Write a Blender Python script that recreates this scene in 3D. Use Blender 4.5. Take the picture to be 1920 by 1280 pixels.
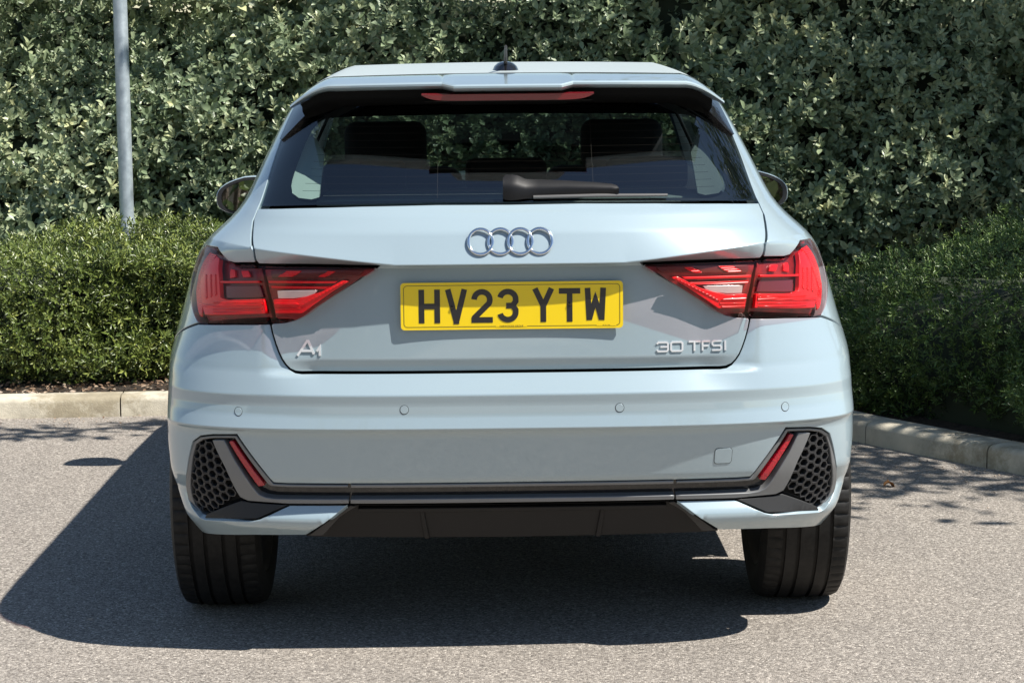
import bpy, math, random
import numpy as np
from mathutils import Vector, Matrix
from mathutils.geometry import delaunay_2d_cdt
rng = np.random.default_rng(7); random.seed(7)
for o in list(bpy.data.objects): bpy.data.objects.remove(o)
sc = bpy.context.scene; COL = sc.collection
R = math.radians

# ------------------------------------------------------------------ camera
CAM = np.array((-.051, -5.055, 1.42)); YAW, PITCH, ROLL, FPX = .0105, R(7.3), R(.6), 4107.
_f = np.array((math.sin(YAW)*math.cos(PITCH), math.cos(YAW)*math.cos(PITCH), -math.sin(PITCH)))
_r0 = np.array((math.cos(YAW), -math.sin(YAW), 0.)); _u0 = np.cross(_r0, _f)
_r = math.cos(ROLL)*_r0 - math.sin(ROLL)*_u0; _u = math.cos(ROLL)*_u0 + math.sin(ROLL)*_r0
cd = bpy.data.cameras.new('camera'); cam = bpy.data.objects.new('camera', cd); COL.objects.link(cam)
cd.sensor_width = 36; cd.lens = FPX/1920*36; cd.clip_start = .1; cd.clip_end = 500
M4 = Matrix.Identity(4)
for i in range(3): M4[i][0], M4[i][1], M4[i][2], M4[i][3] = _r[i], _u[i], -_f[i], CAM[i]
cam.matrix_world = M4; sc.camera = cam
def ray(px, py): return _f + _r*(px-960)/FPX + _u*(640-py)/FPX
def on_z(px, py, z=0.):
    d = ray(px, py); p = CAM + d*((z-CAM[2])/d[2]); return p
def on_y(px, py, y):
    d = ray(px, py); p = CAM + d*((y-CAM[1])/d[1]); return p

# ------------------------------------------------------------------ light
SUN = Vector((.85, -.42, 1.36)).normalized()
sl = bpy.data.lights.new('sun', 'SUN'); sl.energy = 5.0; sl.angle = R(.55); sl.color = (1, .955, .88)
so = bpy.data.objects.new('sun', sl); COL.objects.link(so); so.rotation_euler = SUN.to_track_quat('Z', 'Y').to_euler()
w = bpy.data.worlds.new('World'); sc.world = w; w.use_nodes = True
nt = w.node_tree; sky = nt.nodes.new('ShaderNodeTexSky'); sky.sky_type = 'NISHITA'; sky.sun_disc = False
sky.sun_elevation = math.asin(SUN.z); sky.sun_rotation = math.atan2(SUN.x, SUN.y); sky.air_density = 1.15; sky.dust_density = .15
bg = nt.nodes['Background']; nt.links.new(sky.outputs[0], bg.inputs[0]); bg.inputs[1].default_value = .072
sc.view_settings.view_transform = 'Standard'; sc.view_settings.look = 'None'; sc.view_settings.gamma = 1
sc.view_settings.exposure = .66
sc.render.engine = 'CYCLES'; sc.cycles.use_denoising = True
sc.cycles.max_bounces = 10; sc.cycles.transparent_max_bounces = 16; sc.cycles.caustics_reflective = False; sc.cycles.caustics_refractive = False
sc.cycles.sample_clamp_indirect = 6

# ------------------------------------------------------------------ materials
def mat(name, col, rough=.5, metal=0., coat=0., spec=.5, coat_rough=.03, **kw):
    m = bpy.data.materials.new(name); m.use_nodes = True; b = m.node_tree.nodes['Principled BSDF']
    b.inputs['Base Color'].default_value = (*col, 1); b.inputs['Roughness'].default_value = rough
    b.inputs['Metallic'].default_value = metal; b.inputs['Coat Weight'].default_value = coat
    b.inputs['Coat Roughness'].default_value = coat_rough; b.inputs['Specular IOR Level'].default_value = spec
    for k, v in kw.items(): b.inputs[k.replace('_', ' ')].default_value = v
    return m
def N(m, t, **kw):
    n = m.node_tree.nodes.new(t)
    for k, v in kw.items(): setattr(n, k, v)
    return n
def L(m, a, b): m.node_tree.links.new(a, b)
def bsdf(m): return m.node_tree.nodes['Principled BSDF']
def noise(m, scale, detail=4, rough=.6, coord='Object'):
    tc = N(m, 'ShaderNodeTexCoord'); n = N(m, 'ShaderNodeTexNoise'); n.inputs['Scale'].default_value = scale
    n.inputs['Detail'].default_value = detail; n.inputs['Roughness'].default_value = rough
    L(m, tc.outputs[coord], n.inputs['Vector']); return n
def ramp(m, src, stops, interp='LINEAR'):
    r = N(m, 'ShaderNodeValToRGB'); r.color_ramp.interpolation = interp
    e = r.color_ramp.elements
    while len(e) < len(stops): e.new(.5)
    for k, (p, c) in enumerate(stops): e[k].position = p; e[k].color = (*c, 1)
    L(m, src, r.inputs[0]); return r
def bump(m, src, strength, dist, to=None):
    b = N(m, 'ShaderNodeBump'); b.inputs['Strength'].default_value = strength; b.inputs['Distance'].default_value = dist
    L(m, src, b.inputs['Height']); L(m, b.outputs[0], (to or bsdf(m)).inputs['Normal']); return b

PAINT = mat('paint', (.46, .515, .53), .29, .12, 1., .5, .028, Coat_IOR=1.7)
_n = noise(PAINT, 900, 1); _r1 = ramp(PAINT, _n.outputs[0], [(.3, (.335, .425, .468)), (.7, (.358, .450, .494))]); L(PAINT, _r1.outputs[0], bsdf(PAINT).inputs['Base Color'])
BLACKP = mat('gloss_black', (.008, .008, .009), .12, 0, .6)
BLACKM = mat('matt_black_plastic', (.022, .022, .023), .55); bump(BLACKM, noise(BLACKM, 900, 2).outputs[0], .15, .001)
GREYP = mat('grey_trim', (.205, .21, .215), .36, .35)
DIFF = mat('diffuser_plastic', (.013, .0125, .013), .5, 0, 0, .3); bump(DIFF, noise(DIFF, 1200, 2).outputs[0], .15, .001)
VOID = mat('dark_void', (.006, .006, .006), .9)
CHROME = mat('chrome', (.86, .87, .88), .09, 1.)
SILV = mat('badge_silver', (.86, .88, .90), .22, .35, .6)
RUBBER = mat('tyre_rubber', (.018, .017, .016), .62, 0, 0, .3); 
_n = noise(RUBBER, 60, 4); _r1 = ramp(RUBBER, _n.outputs[0], [(.35, (.010, .0098, .0096)), (.7, (.022, .021, .020))]); L(RUBBER, _r1.outputs[0], bsdf(RUBBER).inputs['Base Color'])
ALLOY = mat('alloy', (.42, .42, .42), .28, .9)
REDBAR = mat('red_light_guide', (.80, .006, .014), .32, 0, .15)
REDRIB = mat('red_ribbed', (.82, .006, .012), .3, 0, .15)
_tc = N(REDRIB, 'ShaderNodeTexCoord'); _w = N(REDRIB, 'ShaderNodeTexWave'); _w.inputs['Scale'].default_value = 70; _w.bands_direction = 'Z'; L(REDRIB, _tc.outputs['Object'], _w.inputs[0]); bump(REDRIB, _w.outputs['Fac'], .6, .002)
MAROON = mat('dark_red_housing', (.085, .006, .008), .35, 0, .3)
_n = noise(MAROON, 14, 3); _r1 = ramp(MAROON, _n.outputs[0], [(.35, (.12, .007, .009)), (.7, (.34, .020, .022))]); L(MAROON, _r1.outputs[0], bsdf(MAROON).inputs['Base Color'])
REFLECT = mat('reflector_red', (.42, .004, .016), .25, 0, 1.)
_v = N(REFLECT, 'ShaderNodeTexVoronoi'); _v.inputs['Scale'].default_value = 220; _tc = N(REFLECT, 'ShaderNodeTexCoord'); L(REFLECT, _tc.outputs['Object'], _v.inputs['Vector']); bump(REFLECT, _v.outputs['Distance'], .5, .002)
CLEARL = mat('clear_lamp', (.55, .55, .55), .2, .3, .8)
YELLOW = mat('plate_yellow', (.95, .67, .001), .35, 0, .6)
INK = mat('plate_ink', (.012, .012, .014), .35, 0, .5)
SEAT = mat('seat_cloth', (.012, .013, .016), .85)
TRIM = mat('pale_interior_trim', (.62, .72, .66), .8); bump(TRIM, noise(TRIM, 300, 3).outputs[0], .4, .003)
SHELF_SHADED_TRIM = mat('shelf_carpet_shaded_trim', (.24, .27, .255), .95); bump(SHELF_SHADED_TRIM, noise(SHELF_SHADED_TRIM, 400, 2).outputs[0], .5, .003)
MIRR = mat('mirror', (.9, .9, .9), .01, 1.)
def glass_mat(name, tint, refl_ior=1.45):
    m = bpy.data.materials.new(name); m.use_nodes = True; m.node_tree.nodes.clear()
    out = N(m, 'ShaderNodeOutputMaterial'); mx = N(m, 'ShaderNodeMixShader'); t = N(m, 'ShaderNodeBsdfTransparent'); g = N(m, 'ShaderNodeBsdfGlossy')
    fr = N(m, 'ShaderNodeFresnel'); ge = N(m, 'ShaderNodeNewGeometry'); mr = N(m, 'ShaderNodeMapRange')   # a thin sheet: the same reflectance from both sides
    mr.inputs['To Min'].default_value = refl_ior; mr.inputs['To Max'].default_value = 1/refl_ior; L(m, ge.outputs['Backfacing'], mr.inputs['Value']); L(m, mr.outputs[0], fr.inputs[0]); t.inputs[0].default_value = (*tint, 1); g.inputs['Roughness'].default_value = .005
    L(m, fr.outputs[0], mx.inputs[0]); L(m, t.outputs[0], mx.inputs[1]); L(m, g.outputs[0], mx.inputs[2]); L(m, mx.outputs[0], out.inputs[0]); return m
GLASS = glass_mat('tinted_glass', (.50, .57, .56), 2.15)
LENS = glass_mat('lamp_lens', (1, .86, .85), 1.3)

# ------------------------------------------------------------------ object helpers
def thing(name, label=None, cat=None, group=None, kind=None, loc=(0, 0, 0)):
    o = bpy.data.objects.new(name, None); COL.objects.link(o); o.location = loc; tag(o, label, cat, group, kind); o.empty_display_size = .1; return o
def tag(o, label=None, cat=None, group=None, kind=None):
    if label: o['label'] = label
    if cat: o['category'] = cat
    if group: o['group'] = group
    if kind: o['kind'] = kind
    return o
def mesh_obj(name, V, Fc, m, parent=None, smooth=False, normals=None, angle=None):
    me = bpy.data.meshes.new(name); me.from_pydata([tuple(map(float, v)) for v in V], [], [tuple(map(int, f)) for f in Fc]); me.update()
    if smooth: me.shade_smooth()
    if angle is not None: me.shade_smooth(); me.set_sharp_from_angle(angle=R(angle))
    me.materials.append(m)
    if normals is not None:
        me.shade_smooth(); me.normals_split_custom_set_from_vertices([tuple(map(float, n)) for n in normals])
    o = bpy.data.objects.new(name, me); COL.objects.link(o)
    if parent: o.parent = parent
    return o
class MB:
    def __init__(s): s.V = []; s.F = []
    def add(s, V, Fc):
        b = len(s.V); s.V += [tuple(v) for v in V]; s.F += [tuple(i+b for i in f) for f in Fc]; return s
    def box(s, c, h, bev=0., rz=0.):
        cx, cy, cz = c; hx, hy, hz = h; V = []; b = min(bev, hx*.9, hy*.9, hz*.9)
        if b <= 0:
            V = [(x, y, z) for z in (-hz, hz) for y in (-hy, hy) for x in (-hx, hx)]
            Fc = [(0, 2, 3, 1), (4, 5, 7, 6), (0, 1, 5, 4), (2, 6, 7, 3), (0, 4, 6, 2), (1, 3, 7, 5)]
        else:
            import bmesh
            bm = bmesh.new(); bmesh.ops.create_cube(bm, size=2); bmesh.ops.scale(bm, vec=(hx, hy, hz), verts=bm.verts)
            bmesh.ops.bevel(bm, geom=bm.edges[:], offset=b, segments=3, affect='EDGES', profile=.5)
            V = [tuple(v.co) for v in bm.verts]; bm.verts.index_update(); Fc = [[v.index for v in f.verts] for f in bm.faces]; bm.free()
        c_, s_ = math.cos(rz), math.sin(rz)
        return s.add([(cx+x*c_-y*s_, cy+x*s_+y*c_, cz+z) for x, y, z in V], Fc)
    def tube(s, pts, rads, n=12, cap=True):
        pts = [Vector(p) for p in pts]
        if not hasattr(rads, '__len__'): rads = [rads]*len(pts)
        V = []; Fc = []; prev = None
        for i, p in enumerate(pts):
            d = (pts[min(i+1, len(pts)-1)]-pts[max(i-1, 0)]).normalized()
            a = Vector((0, 0, 1)) if abs(d.z) < .9 else Vector((1, 0, 0))
            e1 = d.cross(a).normalized() if prev is None else (prev-d*prev.dot(d)).normalized()
            prev = e1; e2 = d.cross(e1)
            for k in range(n):
                t = 2*math.pi*k/n; V.append(p+(e1*math.cos(t)+e2*math.sin(t))*rads[i])
        for i in range(len(pts)-1):
            for k in range(n): Fc.append((i*n+k, i*n+(k+1) % n, (i+1)*n+(k+1) % n, (i+1)*n+k))
        if cap: Fc.append(tuple(range(n))[::-1]); Fc.append(tuple((len(pts)-1)*n+k for k in range(n)))
        return s.add(V, Fc)
    def grid(s, G):
        G = np.asarray(G); a, b = G.shape[:2]
        return s.add(G.reshape(-1, 3), [(i*b+j, i*b+j+1, (i+1)*b+j+1, (i+1)*b+j) for i in range(a-1) for j in range(b-1)])
    def lathe(s, prof, n=64, axis='x', c=(0, 0, 0)):
        V = []; m = len(prof)
        for k in range(n):
            t = 2*math.pi*k/n
            for a, r in prof:
                rr = r(k) if callable(r) else r
                p = (a, rr*math.cos(t), rr*math.sin(t)) if axis == 'x' else (rr*math.cos(t), rr*math.sin(t), a)
                V.append((p[0]+c[0], p[1]+c[1], p[2]+c[2]))
        return s.add(V, [(k*m+i, ((k+1) % n)*m+i, ((k+1) % n)*m+i+1, k*m+i+1) for k in range(n) for i in range(m-1)])
    def build(s, name, m, parent=None, angle=35):
        return mesh_obj(name, s.V, s.F, m, parent, angle=angle)

# ------------------------------------------------------------------ car surface: plan sections stacked in z
WT = np.array([(.20, .715), (.28, .776), (.33, .799), (.40, .830), (.50, .842), (.60, .845), (.70, .842), (.78, .819), (.88, .796), (.955, .775), (.99, .750),
               (1.02, .716), (1.06, .674), (1.10, .652), (1.18, .619), (1.26, .583), (1.305, .561), (1.335, .536), (1.36, .511), (1.385, .474), (1.41, .42)])
def Wz(z):
    return sum(np.interp(z+d, WT[:, 0], WT[:, 1])*k for d, k in ((-.02, .2), (-.01, .2), (0, .2), (.01, .2), (.02, .2)))
def Dz(z): return np.interp(z, (.3, .45, .55, .62, .85, .95, 1.1, 1.4), (.225, .25, .31, .36, .47, .49, .44, .42))
NE = 3.1
_a = np.linspace(0, math.pi/2, 3001); _uu = np.sin(_a)**(2/NE); _vv = 1-np.cos(_a)**(2/NE)
_s = np.concatenate(([0], np.cumsum(np.hypot(np.diff(_uu)*.87, np.diff(_vv)*.5)))); QE = _s[-1]
def zcre(ax): return .9515+.046*np.clip((ax-.27)/.42, 0, 1)
GLB = [(1.032, .042), (1.062, .070), (1.082, .100), (1.10, .118), (1.32, .352), (1.37, .40), (1.42, .44)]
def _base(z, ax, mode=0):
    z = np.asarray(z, float); z = np.maximum(z, .7045) if mode == 1 else z; zc = zcre(ax)
    low = [(.20, .14), (.28, .098), (.30, .078), (.319, .056), (.333, .045), (.348, .047), (.395, .080), (.44, .042), (.556, .012), (.567, -.004), (.600, .0035), (.622, .0040), (.647, .0), (.695, .030)]
    A = low+[(.7025, .048), (.727, .038), (.80, .041), (.945, .046)]
    B = low[:-1]+[(.70, .014), (.76, .018), (.80, .020), (.945, .024)]
    za, ya = np.array(A).T; zb, yb = np.array(B).T
    lowA = np.interp(z, za, ya); lowB = np.interp(z, zb, yb); b = np.clip((ax-.44)/.16, 0, 1); b = b*b*(3-2*b)
    lo = lowA*(1-b)+lowB*b
    zz, yy = np.array(GLB).T
    t = np.clip((z-.945)/np.maximum(zc-.945, 1e-4), 0, 1); face = (.046*(1-b)+.024*b)*(1-t)+.000*t
    t2 = np.clip((z-zc)/(1.032-zc), 0, 1); up = .000+(.040-.000)*t2
    hi = np.interp(z, zz, yy)
    return np.where(z < .945, lo, np.where(z < zc, face, np.where(z < 1.032, up, hi)))
def _lamp(z, ax):
    return np.interp(z, (.70, .80, .82, .93, .96, 1.02), (.016, .012, .002, -.001, .004, .03))+0*ax
def _lip(z, ax): return np.interp(z, (.2, .30, .385, .41), (.20, .145, .100, .090))+0*ax
def smoothf(f, h=.0015):
    return lambda z, ax: (f(z-h, ax)+2*f(z, ax)+f(z+h, ax)+f(z-h/2, ax)*2+f(z+h/2, ax)*2)/8
base = smoothf(_base); tailf = smoothf(lambda z, ax: _base(z, ax, 1))
def _bump(z, ax):
    b = np.clip((ax-.44)/.16, 0, 1); b = b*b*(3-2*b); return _base(z, ax)*b+(1-b)*np.where(z > .694, .0293+(z-.694)*.55, _base(z, ax))
bumpf = smoothf(_bump); lampf = smoothf(_lamp); diff = smoothf(_lip)
def flat_band(z, ax): return np.interp(z, (.3, .385, .44, .6), (.075, .062, .045, .013))+0*ax
def P(q, z, yf=base):
    q = np.asarray(q, float); z = np.asarray(z, float); aq = np.abs(q)
    u = np.interp(aq, _s, _uu); v = np.where(aq > QE, 1+(aq-QE)/.5, np.interp(aq, _s, _vv))
    Wd = Wz(z); x = u*Wd; y = yf(z, x)+Dz(z)*v
    front = np.clip((y-2.4)/1.6, 0, 1); x = x*(1-.07*front**2)*(1+.040*np.clip((y-.28)/.34, 0, 1)**1.3*np.clip((1.0-z)/.25, 0, 1))
    return np.stack([np.sign(q)*x, y, z], -1)
def Pn(q, z, yf=base, e=.0012):
    du = P(q+e, z, yf)-P(q-e, z, yf); dv = P(q, z+e, yf)-P(q, z-e, yf)
    n = np.cross(du, dv); n /= np.maximum(np.linalg.norm(n, axis=-1, keepdims=True), 1e-12)
    return n
def q_of_x(x, z): return float(np.interp(min(abs(x)/Wz(z), 1.), _uu, _s))
def q_of_y(y, z, yf=base):
    v = (y-float(yf(np.array(z), np.array(Wz(z)*.98))))/Dz(z)
    return float(QE+(v-1)*.5 if v > 1 else np.interp(v, _vv, _s))
def hit(px, py, yf=base):
    d = ray(px, py); best = None
    ys = np.linspace(-.1, 1.0, 600); p = CAM+d*((ys-CAM[1])/d[1])[:, None]
    u = np.abs(p[:, 0])/Wz(p[:, 2]); uc = np.clip(u, 0, 1)
    surf = yf(p[:, 2], np.abs(p[:, 0]))+Dz(p[:, 2])*(1-(1-uc**NE)**(1/NE)); g = np.where(u <= 1, ys-surf, -1)
    k = np.where(g > 0)[0]
    if len(k) == 0: k = [int(np.argmin(np.abs(u-1)))]
    k = k[0]
    if k > 0 and g[k] > 0 and g[k-1] > -.9: t = g[k-1]/(g[k-1]-g[k]); p_ = p[k-1]+(p[k]-p[k-1])*t
    else: p_ = p[k]
    return (abs(p_[0]), p_[2])
def T(pts, yf=base):
    out = []
    for px, py in pts:
        x, z = hit(px, py, yf); out.append((q_of_x(x, z), z))
    return out
def YZ(pts, yf=base): return [(q_of_y(y, z, yf), z) for y, z in pts]
def mirror_closed(half):          # half outline from centre line to centre line -> closed symmetric polygon
    return half+[(-q, z) for q, z in half[::-1]]

def densify(poly, step):
    out = []
    for i in range(len(poly)):
        a = np.array(poly[i]); b = np.array(poly[(i+1) % len(poly)]); l = np.hypot(*(b-a)); n = max(1, int(math.ceil(l/step)))
        if l < 1e-6: continue
        out += [tuple(a+(b-a)*k/n) for k in range(n)]
    return out
def chaikin(poly, it=1, r=.25, maxd=.012):
    for _ in range(it):
        o = []
        for i in range(len(poly)):
            p0 = np.array(poly[i-1]); p = np.array(poly[i]); p1 = np.array(poly[(i+1) % len(poly)])
            l0 = np.hypot(*(p-p0)); l1 = np.hypot(*(p1-p)); k0 = min(r*l0, maxd)/max(l0, 1e-9); k1 = min(r*l1, maxd)/max(l1, 1e-9)
            o += [tuple(p+(p0-p)*k0), tuple(p+(p1-p)*k1)]
        poly = o
    return poly
def area(p): p = np.array(p); return .5*np.sum(p[:, 0]*np.roll(p[:, 1], -1)-np.roll(p[:, 0], -1)*p[:, 1])
def inset(poly, d):
    p = np.array(poly); 
    if area(poly) < 0: p = p[::-1]
    t = np.roll(p, -1, 0)-p; t /= np.maximum(np.linalg.norm(t, axis=1, keepdims=True), 1e-9); nrm = np.stack([-t[:, 1], t[:, 0]], 1)
    m = nrm+np.roll(nrm, 1, 0); m /= np.maximum(np.linalg.norm(m, axis=1, keepdims=True), .3)
    k = 1/np.maximum((m*nrm).sum(1), .5)
    return [tuple(v) for v in p+m*(k*d)[:, None]]
def inside(pts, poly):
    x, y = pts[:, 0], pts[:, 1]; c = np.zeros(len(pts), bool); n = len(poly)
    for i in range(n):
        x1, y1 = poly[i]; x2, y2 = poly[(i+1) % n]
        if y1 == y2: continue
        k = ((y1 > y) != (y2 > y)) & (x < (x2-x1)*(y-y1)/(y2-y1)+x1); c ^= k
    return c
ROWS = [.319, .333, .348, .395, .44, .556, .561, .564, .567, .570, .574, .600, .622, .647, .6435, .6505, .640, .655, .695, .727, .722, .732]
def drape(name, outer, m, parent=None, yf=base, off=0., holes=(), thick=.02, step=.014, gap=.0, rr=.0016, rnd=0, rows=True, maxd=.012, edge=None):
    if rnd: outer = chaikin(outer, rnd, maxd=maxd); holes = [chaikin(h, rnd, maxd=maxd) for h in holes]
    es = edge or step*.7
    loops = []
    for k, lp in enumerate([outer]+list(holes)):
        lp = densify(lp, es)
        if area(lp) < 0: lp = lp[::-1]
        if gap+rr > 0: lp = inset(lp, (gap+rr)*(1 if k == 0 else -1))
        if k: lp = lp[::-1]
        loops.append(lp)
    B = np.array(sum(loops, [])); qa, za = B.min(0); qb, zb = B.max(0)
    zr = list(np.arange(za+step*.37, zb, step))
    if rows: zr = [z for z in zr if min(abs(z-r) for r in ROWS) > step*.25]+[r for r in ROWS if za < r < zb]
    qs = np.arange(qa+step*.41, qb, step); G = np.array([(q, z) for i, z in enumerate(sorted(zr)) for q in qs]).reshape(-1, 2)
    if rows and za < .99 and zb > .955:
        cq = np.arange(qa, qb, .006); cx_ = np.interp(np.abs(cq), _s, _uu)*Wz(.97); cz_ = zcre(cx_)
        cc_ = np.interp(G[:, 0], cq, cz_); G = G[(G[:, 1] < .9375) | (G[:, 1] > cc_+.006) | ((G[:, 1] > .951) & (G[:, 1] < cc_-.006))]
        G = np.vstack([G]+[np.stack([cq, cz_+d], 1) for d in (-.002, 0, .002, .0045)]+[np.stack([cq, 0*cq+d], 1) for d in (.9415, .944, .946)])
    if len(G):
        ok = inside(G, loops[0])
        for h in loops[1:]: ok &= ~inside(G, h)
        G = G[ok]
        if len(G):
            keep = np.ones(len(G), bool)
            for s in range(0, len(G), 400):
                d = np.sqrt(((G[s:s+400, None]-B[None])**2).sum(-1)).min(1); keep[s:s+400] = d > es*.3
            G = G[keep]
    pts = np.vstack([B, G]) if len(G) else B; E = []; b = 0
    for lp in loops: E += [(b+i, b+(i+1) % len(lp)) for i in range(len(lp))]; b += len(lp)
    V2, E2, F2, ov, _, _ = delaunay_2d_cdt([Vector(p) for p in pts], E, [], 0, 1e-7)
    V2 = np.array([tuple(v) for v in V2]); F2 = np.array(F2); c = V2[F2].mean(1); ok = inside(c, loops[0])
    for h in loops[1:]: ok &= ~inside(c, h)
    F2 = F2[ok]; n = Pn(V2[:, 0], V2[:, 1], yf); V = P(V2[:, 0], V2[:, 1], yf)+n*off
    a, bb, cc = V[F2[:, 0]], V[F2[:, 1]], V[F2[:, 2]]; fn = np.cross(bb-a, cc-a); fl = (fn*n[F2[:, 0]]).sum(1) < 0; F2[fl] = F2[fl][:, ::-1]
    V = list(V); Nn = list(n); Fc = [tuple(f) for f in F2]
    if thick:
        for lp in loops:
            A = np.array(lp); c0 = P(A[:, 0], A[:, 1], yf); nn = Pn(A[:, 0], A[:, 1], yf); c0 = c0+nn*off
            t = np.roll(c0, -1, 0)-np.roll(c0, 1, 0); t /= np.maximum(np.linalg.norm(t, axis=1, keepdims=True), 1e-9)
            o = np.cross(t, nn); o /= np.maximum(np.linalg.norm(o, axis=1, keepdims=True), 1e-9)
            i0 = len(V); k = len(lp)
            r1 = c0+o*rr*.7-nn*rr*.3; r2 = c0+o*rr-nn*rr; r3 = c0+o*rr-nn*thick
            V += list(c0)+list(r1)+list(r2)+list(r3)
            h = (nn+o); h /= np.linalg.norm(h, axis=1, keepdims=True); Nn += list(nn)+list(h)+list(o)+list(o)
            for ring in range(3):
                for i in range(k):
                    j = (i+1) % k; Fc.append((i0+ring*k+i, i0+(ring+1)*k+i, i0+(ring+1)*k+j, i0+ring*k+j))
    return mesh_obj(name, V, Fc, m, parent, normals=Nn)
def both(name, poly, m, parent=None, **kw):
    a = drape(name, poly, m, parent if not isinstance(parent, (list, tuple)) else parent[0], **kw)
    kw2 = dict(kw)
    if 'holes' in kw2: kw2['holes'] = [[(-q, z) for q, z in h] for h in kw2['holes']]
    b = drape(name, [(-q, z) for q, z in poly], m, parent if not isinstance(parent, (list, tuple)) else parent[1], **kw2)
    return a, b      # a is at +x (right)

# ------------------------------------------------------------------ setting: ground
def simple_plane(name, x0, x1, y0, y1, z, m, **kw):
    o = mesh_obj(name, [(x0, y0, z), (x1, y0, z), (x1, y1, z), (x0, y1, z)], [(0, 1, 2, 3)], m); tag(o, **kw); return o
TAR = mat('tarmac', (.2, .19, .18), .92, spec=.25)
tc = N(TAR, 'ShaderNodeTexCoord')
v1 = N(TAR, 'ShaderNodeTexVoronoi'); v1.inputs['Scale'].default_value = 210; L(TAR, tc.outputs['Object'], v1.inputs['Vector'])
v2 = N(TAR, 'ShaderNodeTexVoronoi'); v2.inputs['Scale'].default_value = 400; L(TAR, tc.outputs['Object'], v2.inputs['Vector'])
n1 = noise(TAR, 70, 3, .7); n2 = noise(TAR, 1.1, 5, .6)
hs = N(TAR, 'ShaderNodeSeparateColor'); L(TAR, v1.outputs['Color'], hs.inputs[0])
c1 = ramp(TAR, hs.outputs[0], [(0, (.15, .134, .117)), (.45, (.290, .262, .231)), (.85, (.38, .345, .305)), (1, (.60, .55, .485))])
c2 = ramp(TAR, n1.outputs[0], [(.3, (.70, .70, .71)), (.62, (1.10, 1.09, 1.08))]); c3 = ramp(TAR, n2.outputs[0], [(.28, (.80, .80, .81)), (.42, (.97, .97, .97)), (.72, (1.08, 1.07, 1.06))])
mx = N(TAR, 'ShaderNodeMix', data_type='RGBA', blend_type='MULTIPLY'); mx.inputs[0].default_value = 1; L(TAR, c1.outputs[0], mx.inputs[6]); L(TAR, c2.outputs[0], mx.inputs[7])
mx2 = N(TAR, 'ShaderNodeMix', data_type='RGBA', blend_type='MULTIPLY'); mx2.inputs[0].default_value = 1; L(TAR, mx.outputs[2], mx2.inputs[6]); L(TAR, c3.outputs[0], mx2.inputs[7])
L(TAR, mx2.outputs[2], bsdf(TAR).inputs['Base Color'])
ad = N(TAR, 'ShaderNodeMath', operation='ADD'); L(TAR, v1.outputs['Distance'], ad.inputs[0]); L(TAR, v2.outputs['Distance'], ad.inputs[1])
bump(TAR, ad.outputs[0], .6, -.004)
simple_plane('ground', -60, 60, -60, 60, 0, TAR, kind='structure')

KERB = mat('kerb_concrete', (.42, .39, .33), .9)
_n = noise(KERB, 7, 6, .7); _c = ramp(KERB, _n.outputs[0], [(.3, (.40, .36, .285)), (.55, (.58, .53, .42)), (.75, (.66, .60, .48))]); L(KERB, _c.outputs[0], bsdf(KERB).inputs['Base Color']); bump(KERB, noise(KERB, 160, 4).outputs[0], .5, .004)
_n2 = noise(KERB, 2.6, 8, .75); _c2 = ramp(KERB, _n2.outputs[0], [(.40, (.50, .46, .38)), (.50, (1, 1, 1))]); _m = N(KERB, 'ShaderNodeMix', data_type='RGBA', blend_type='MULTIPLY'); _m.inputs[0].default_value = .8; L(KERB, _c.outputs[0], _m.inputs[6]); L(KERB, _c2.outputs[0], _m.inputs[7]); L(KERB, _m.outputs[2], bsdf(KERB).inputs['Base Color'])
SOIL = mat('soil', (.05, .036, .026), 1.)
_n = noise(SOIL, 40, 5, .7); _c = ramp(SOIL, _n.outputs[0], [(.3, (.022, .016, .011)), (.7, (.10, .072, .05))]); L(SOIL, _c.outputs[0], bsdf(SOIL).inputs['Base Color']); bump(SOIL, _n.outputs[0], 1, .05)
# kerb line at ground level (outer face), from left to right, then curving towards the camera
KL = [tuple(on_z(px, py)[:2]) for px, py in ((-700, 790), (0, 785), (313, 779))]
KR = [tuple(on_z(px, py)[:2]) for px, py in ((1602, 828), (1768, 862), (1909, 889), (2200, 952))]
# rounded corner between
yl = KL[-1][1]; cor = [(-.4, yl-.01), (.2, yl-.02), (.6, yl-.05), (.86, yl-.14), (1.04, yl-.30)]
KLINE = KL+cor+KR
def resample(line, step):
    L_ = [np.array(p) for p in line]; out = [L_[0]]; 
    for a, b in zip(L_[:-1], L_[1:]):
        n = max(1, int(round(np.linalg.norm(b-a)/step))); out += [a+(b-a)*(k+1)/n for k in range(n)]
    return out
def off_line(line, d):
    out = []
    for i, p in enumerate(line):
        t = np.array(line[min(i+1, len(line)-1)])-np.array(line[max(i-1, 0)]); t /= np.linalg.norm(t); out.append(np.array(p)+np.array((-t[1], t[0]))*d)
    return out
kl = resample(KLINE, .12)
KH = .082
kerb_root = thing('kerb', kind='structure')
def kerb_stone(seg):
    prof = [(0, -.05), (0.002, KH-.022), (.012, KH-.006), (.03, KH), (.125, KH+.002), (.125, -.05)]
    rows = [off_line(seg, d) for d, _ in prof]
    G = [[(rows[j][i][0], rows[j][i][1], prof[j][1]) for j in range(len(prof))] for i in range(len(seg))]
    mb = MB().grid(G)
    n = len(prof); mb.F.append(tuple(range(n))); mb.F.append(tuple(len(mb.V)-n+k for k in range(n))[::-1])
    return mb.build('kerb_stone', KERB, kerb_root, angle=50)
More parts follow.
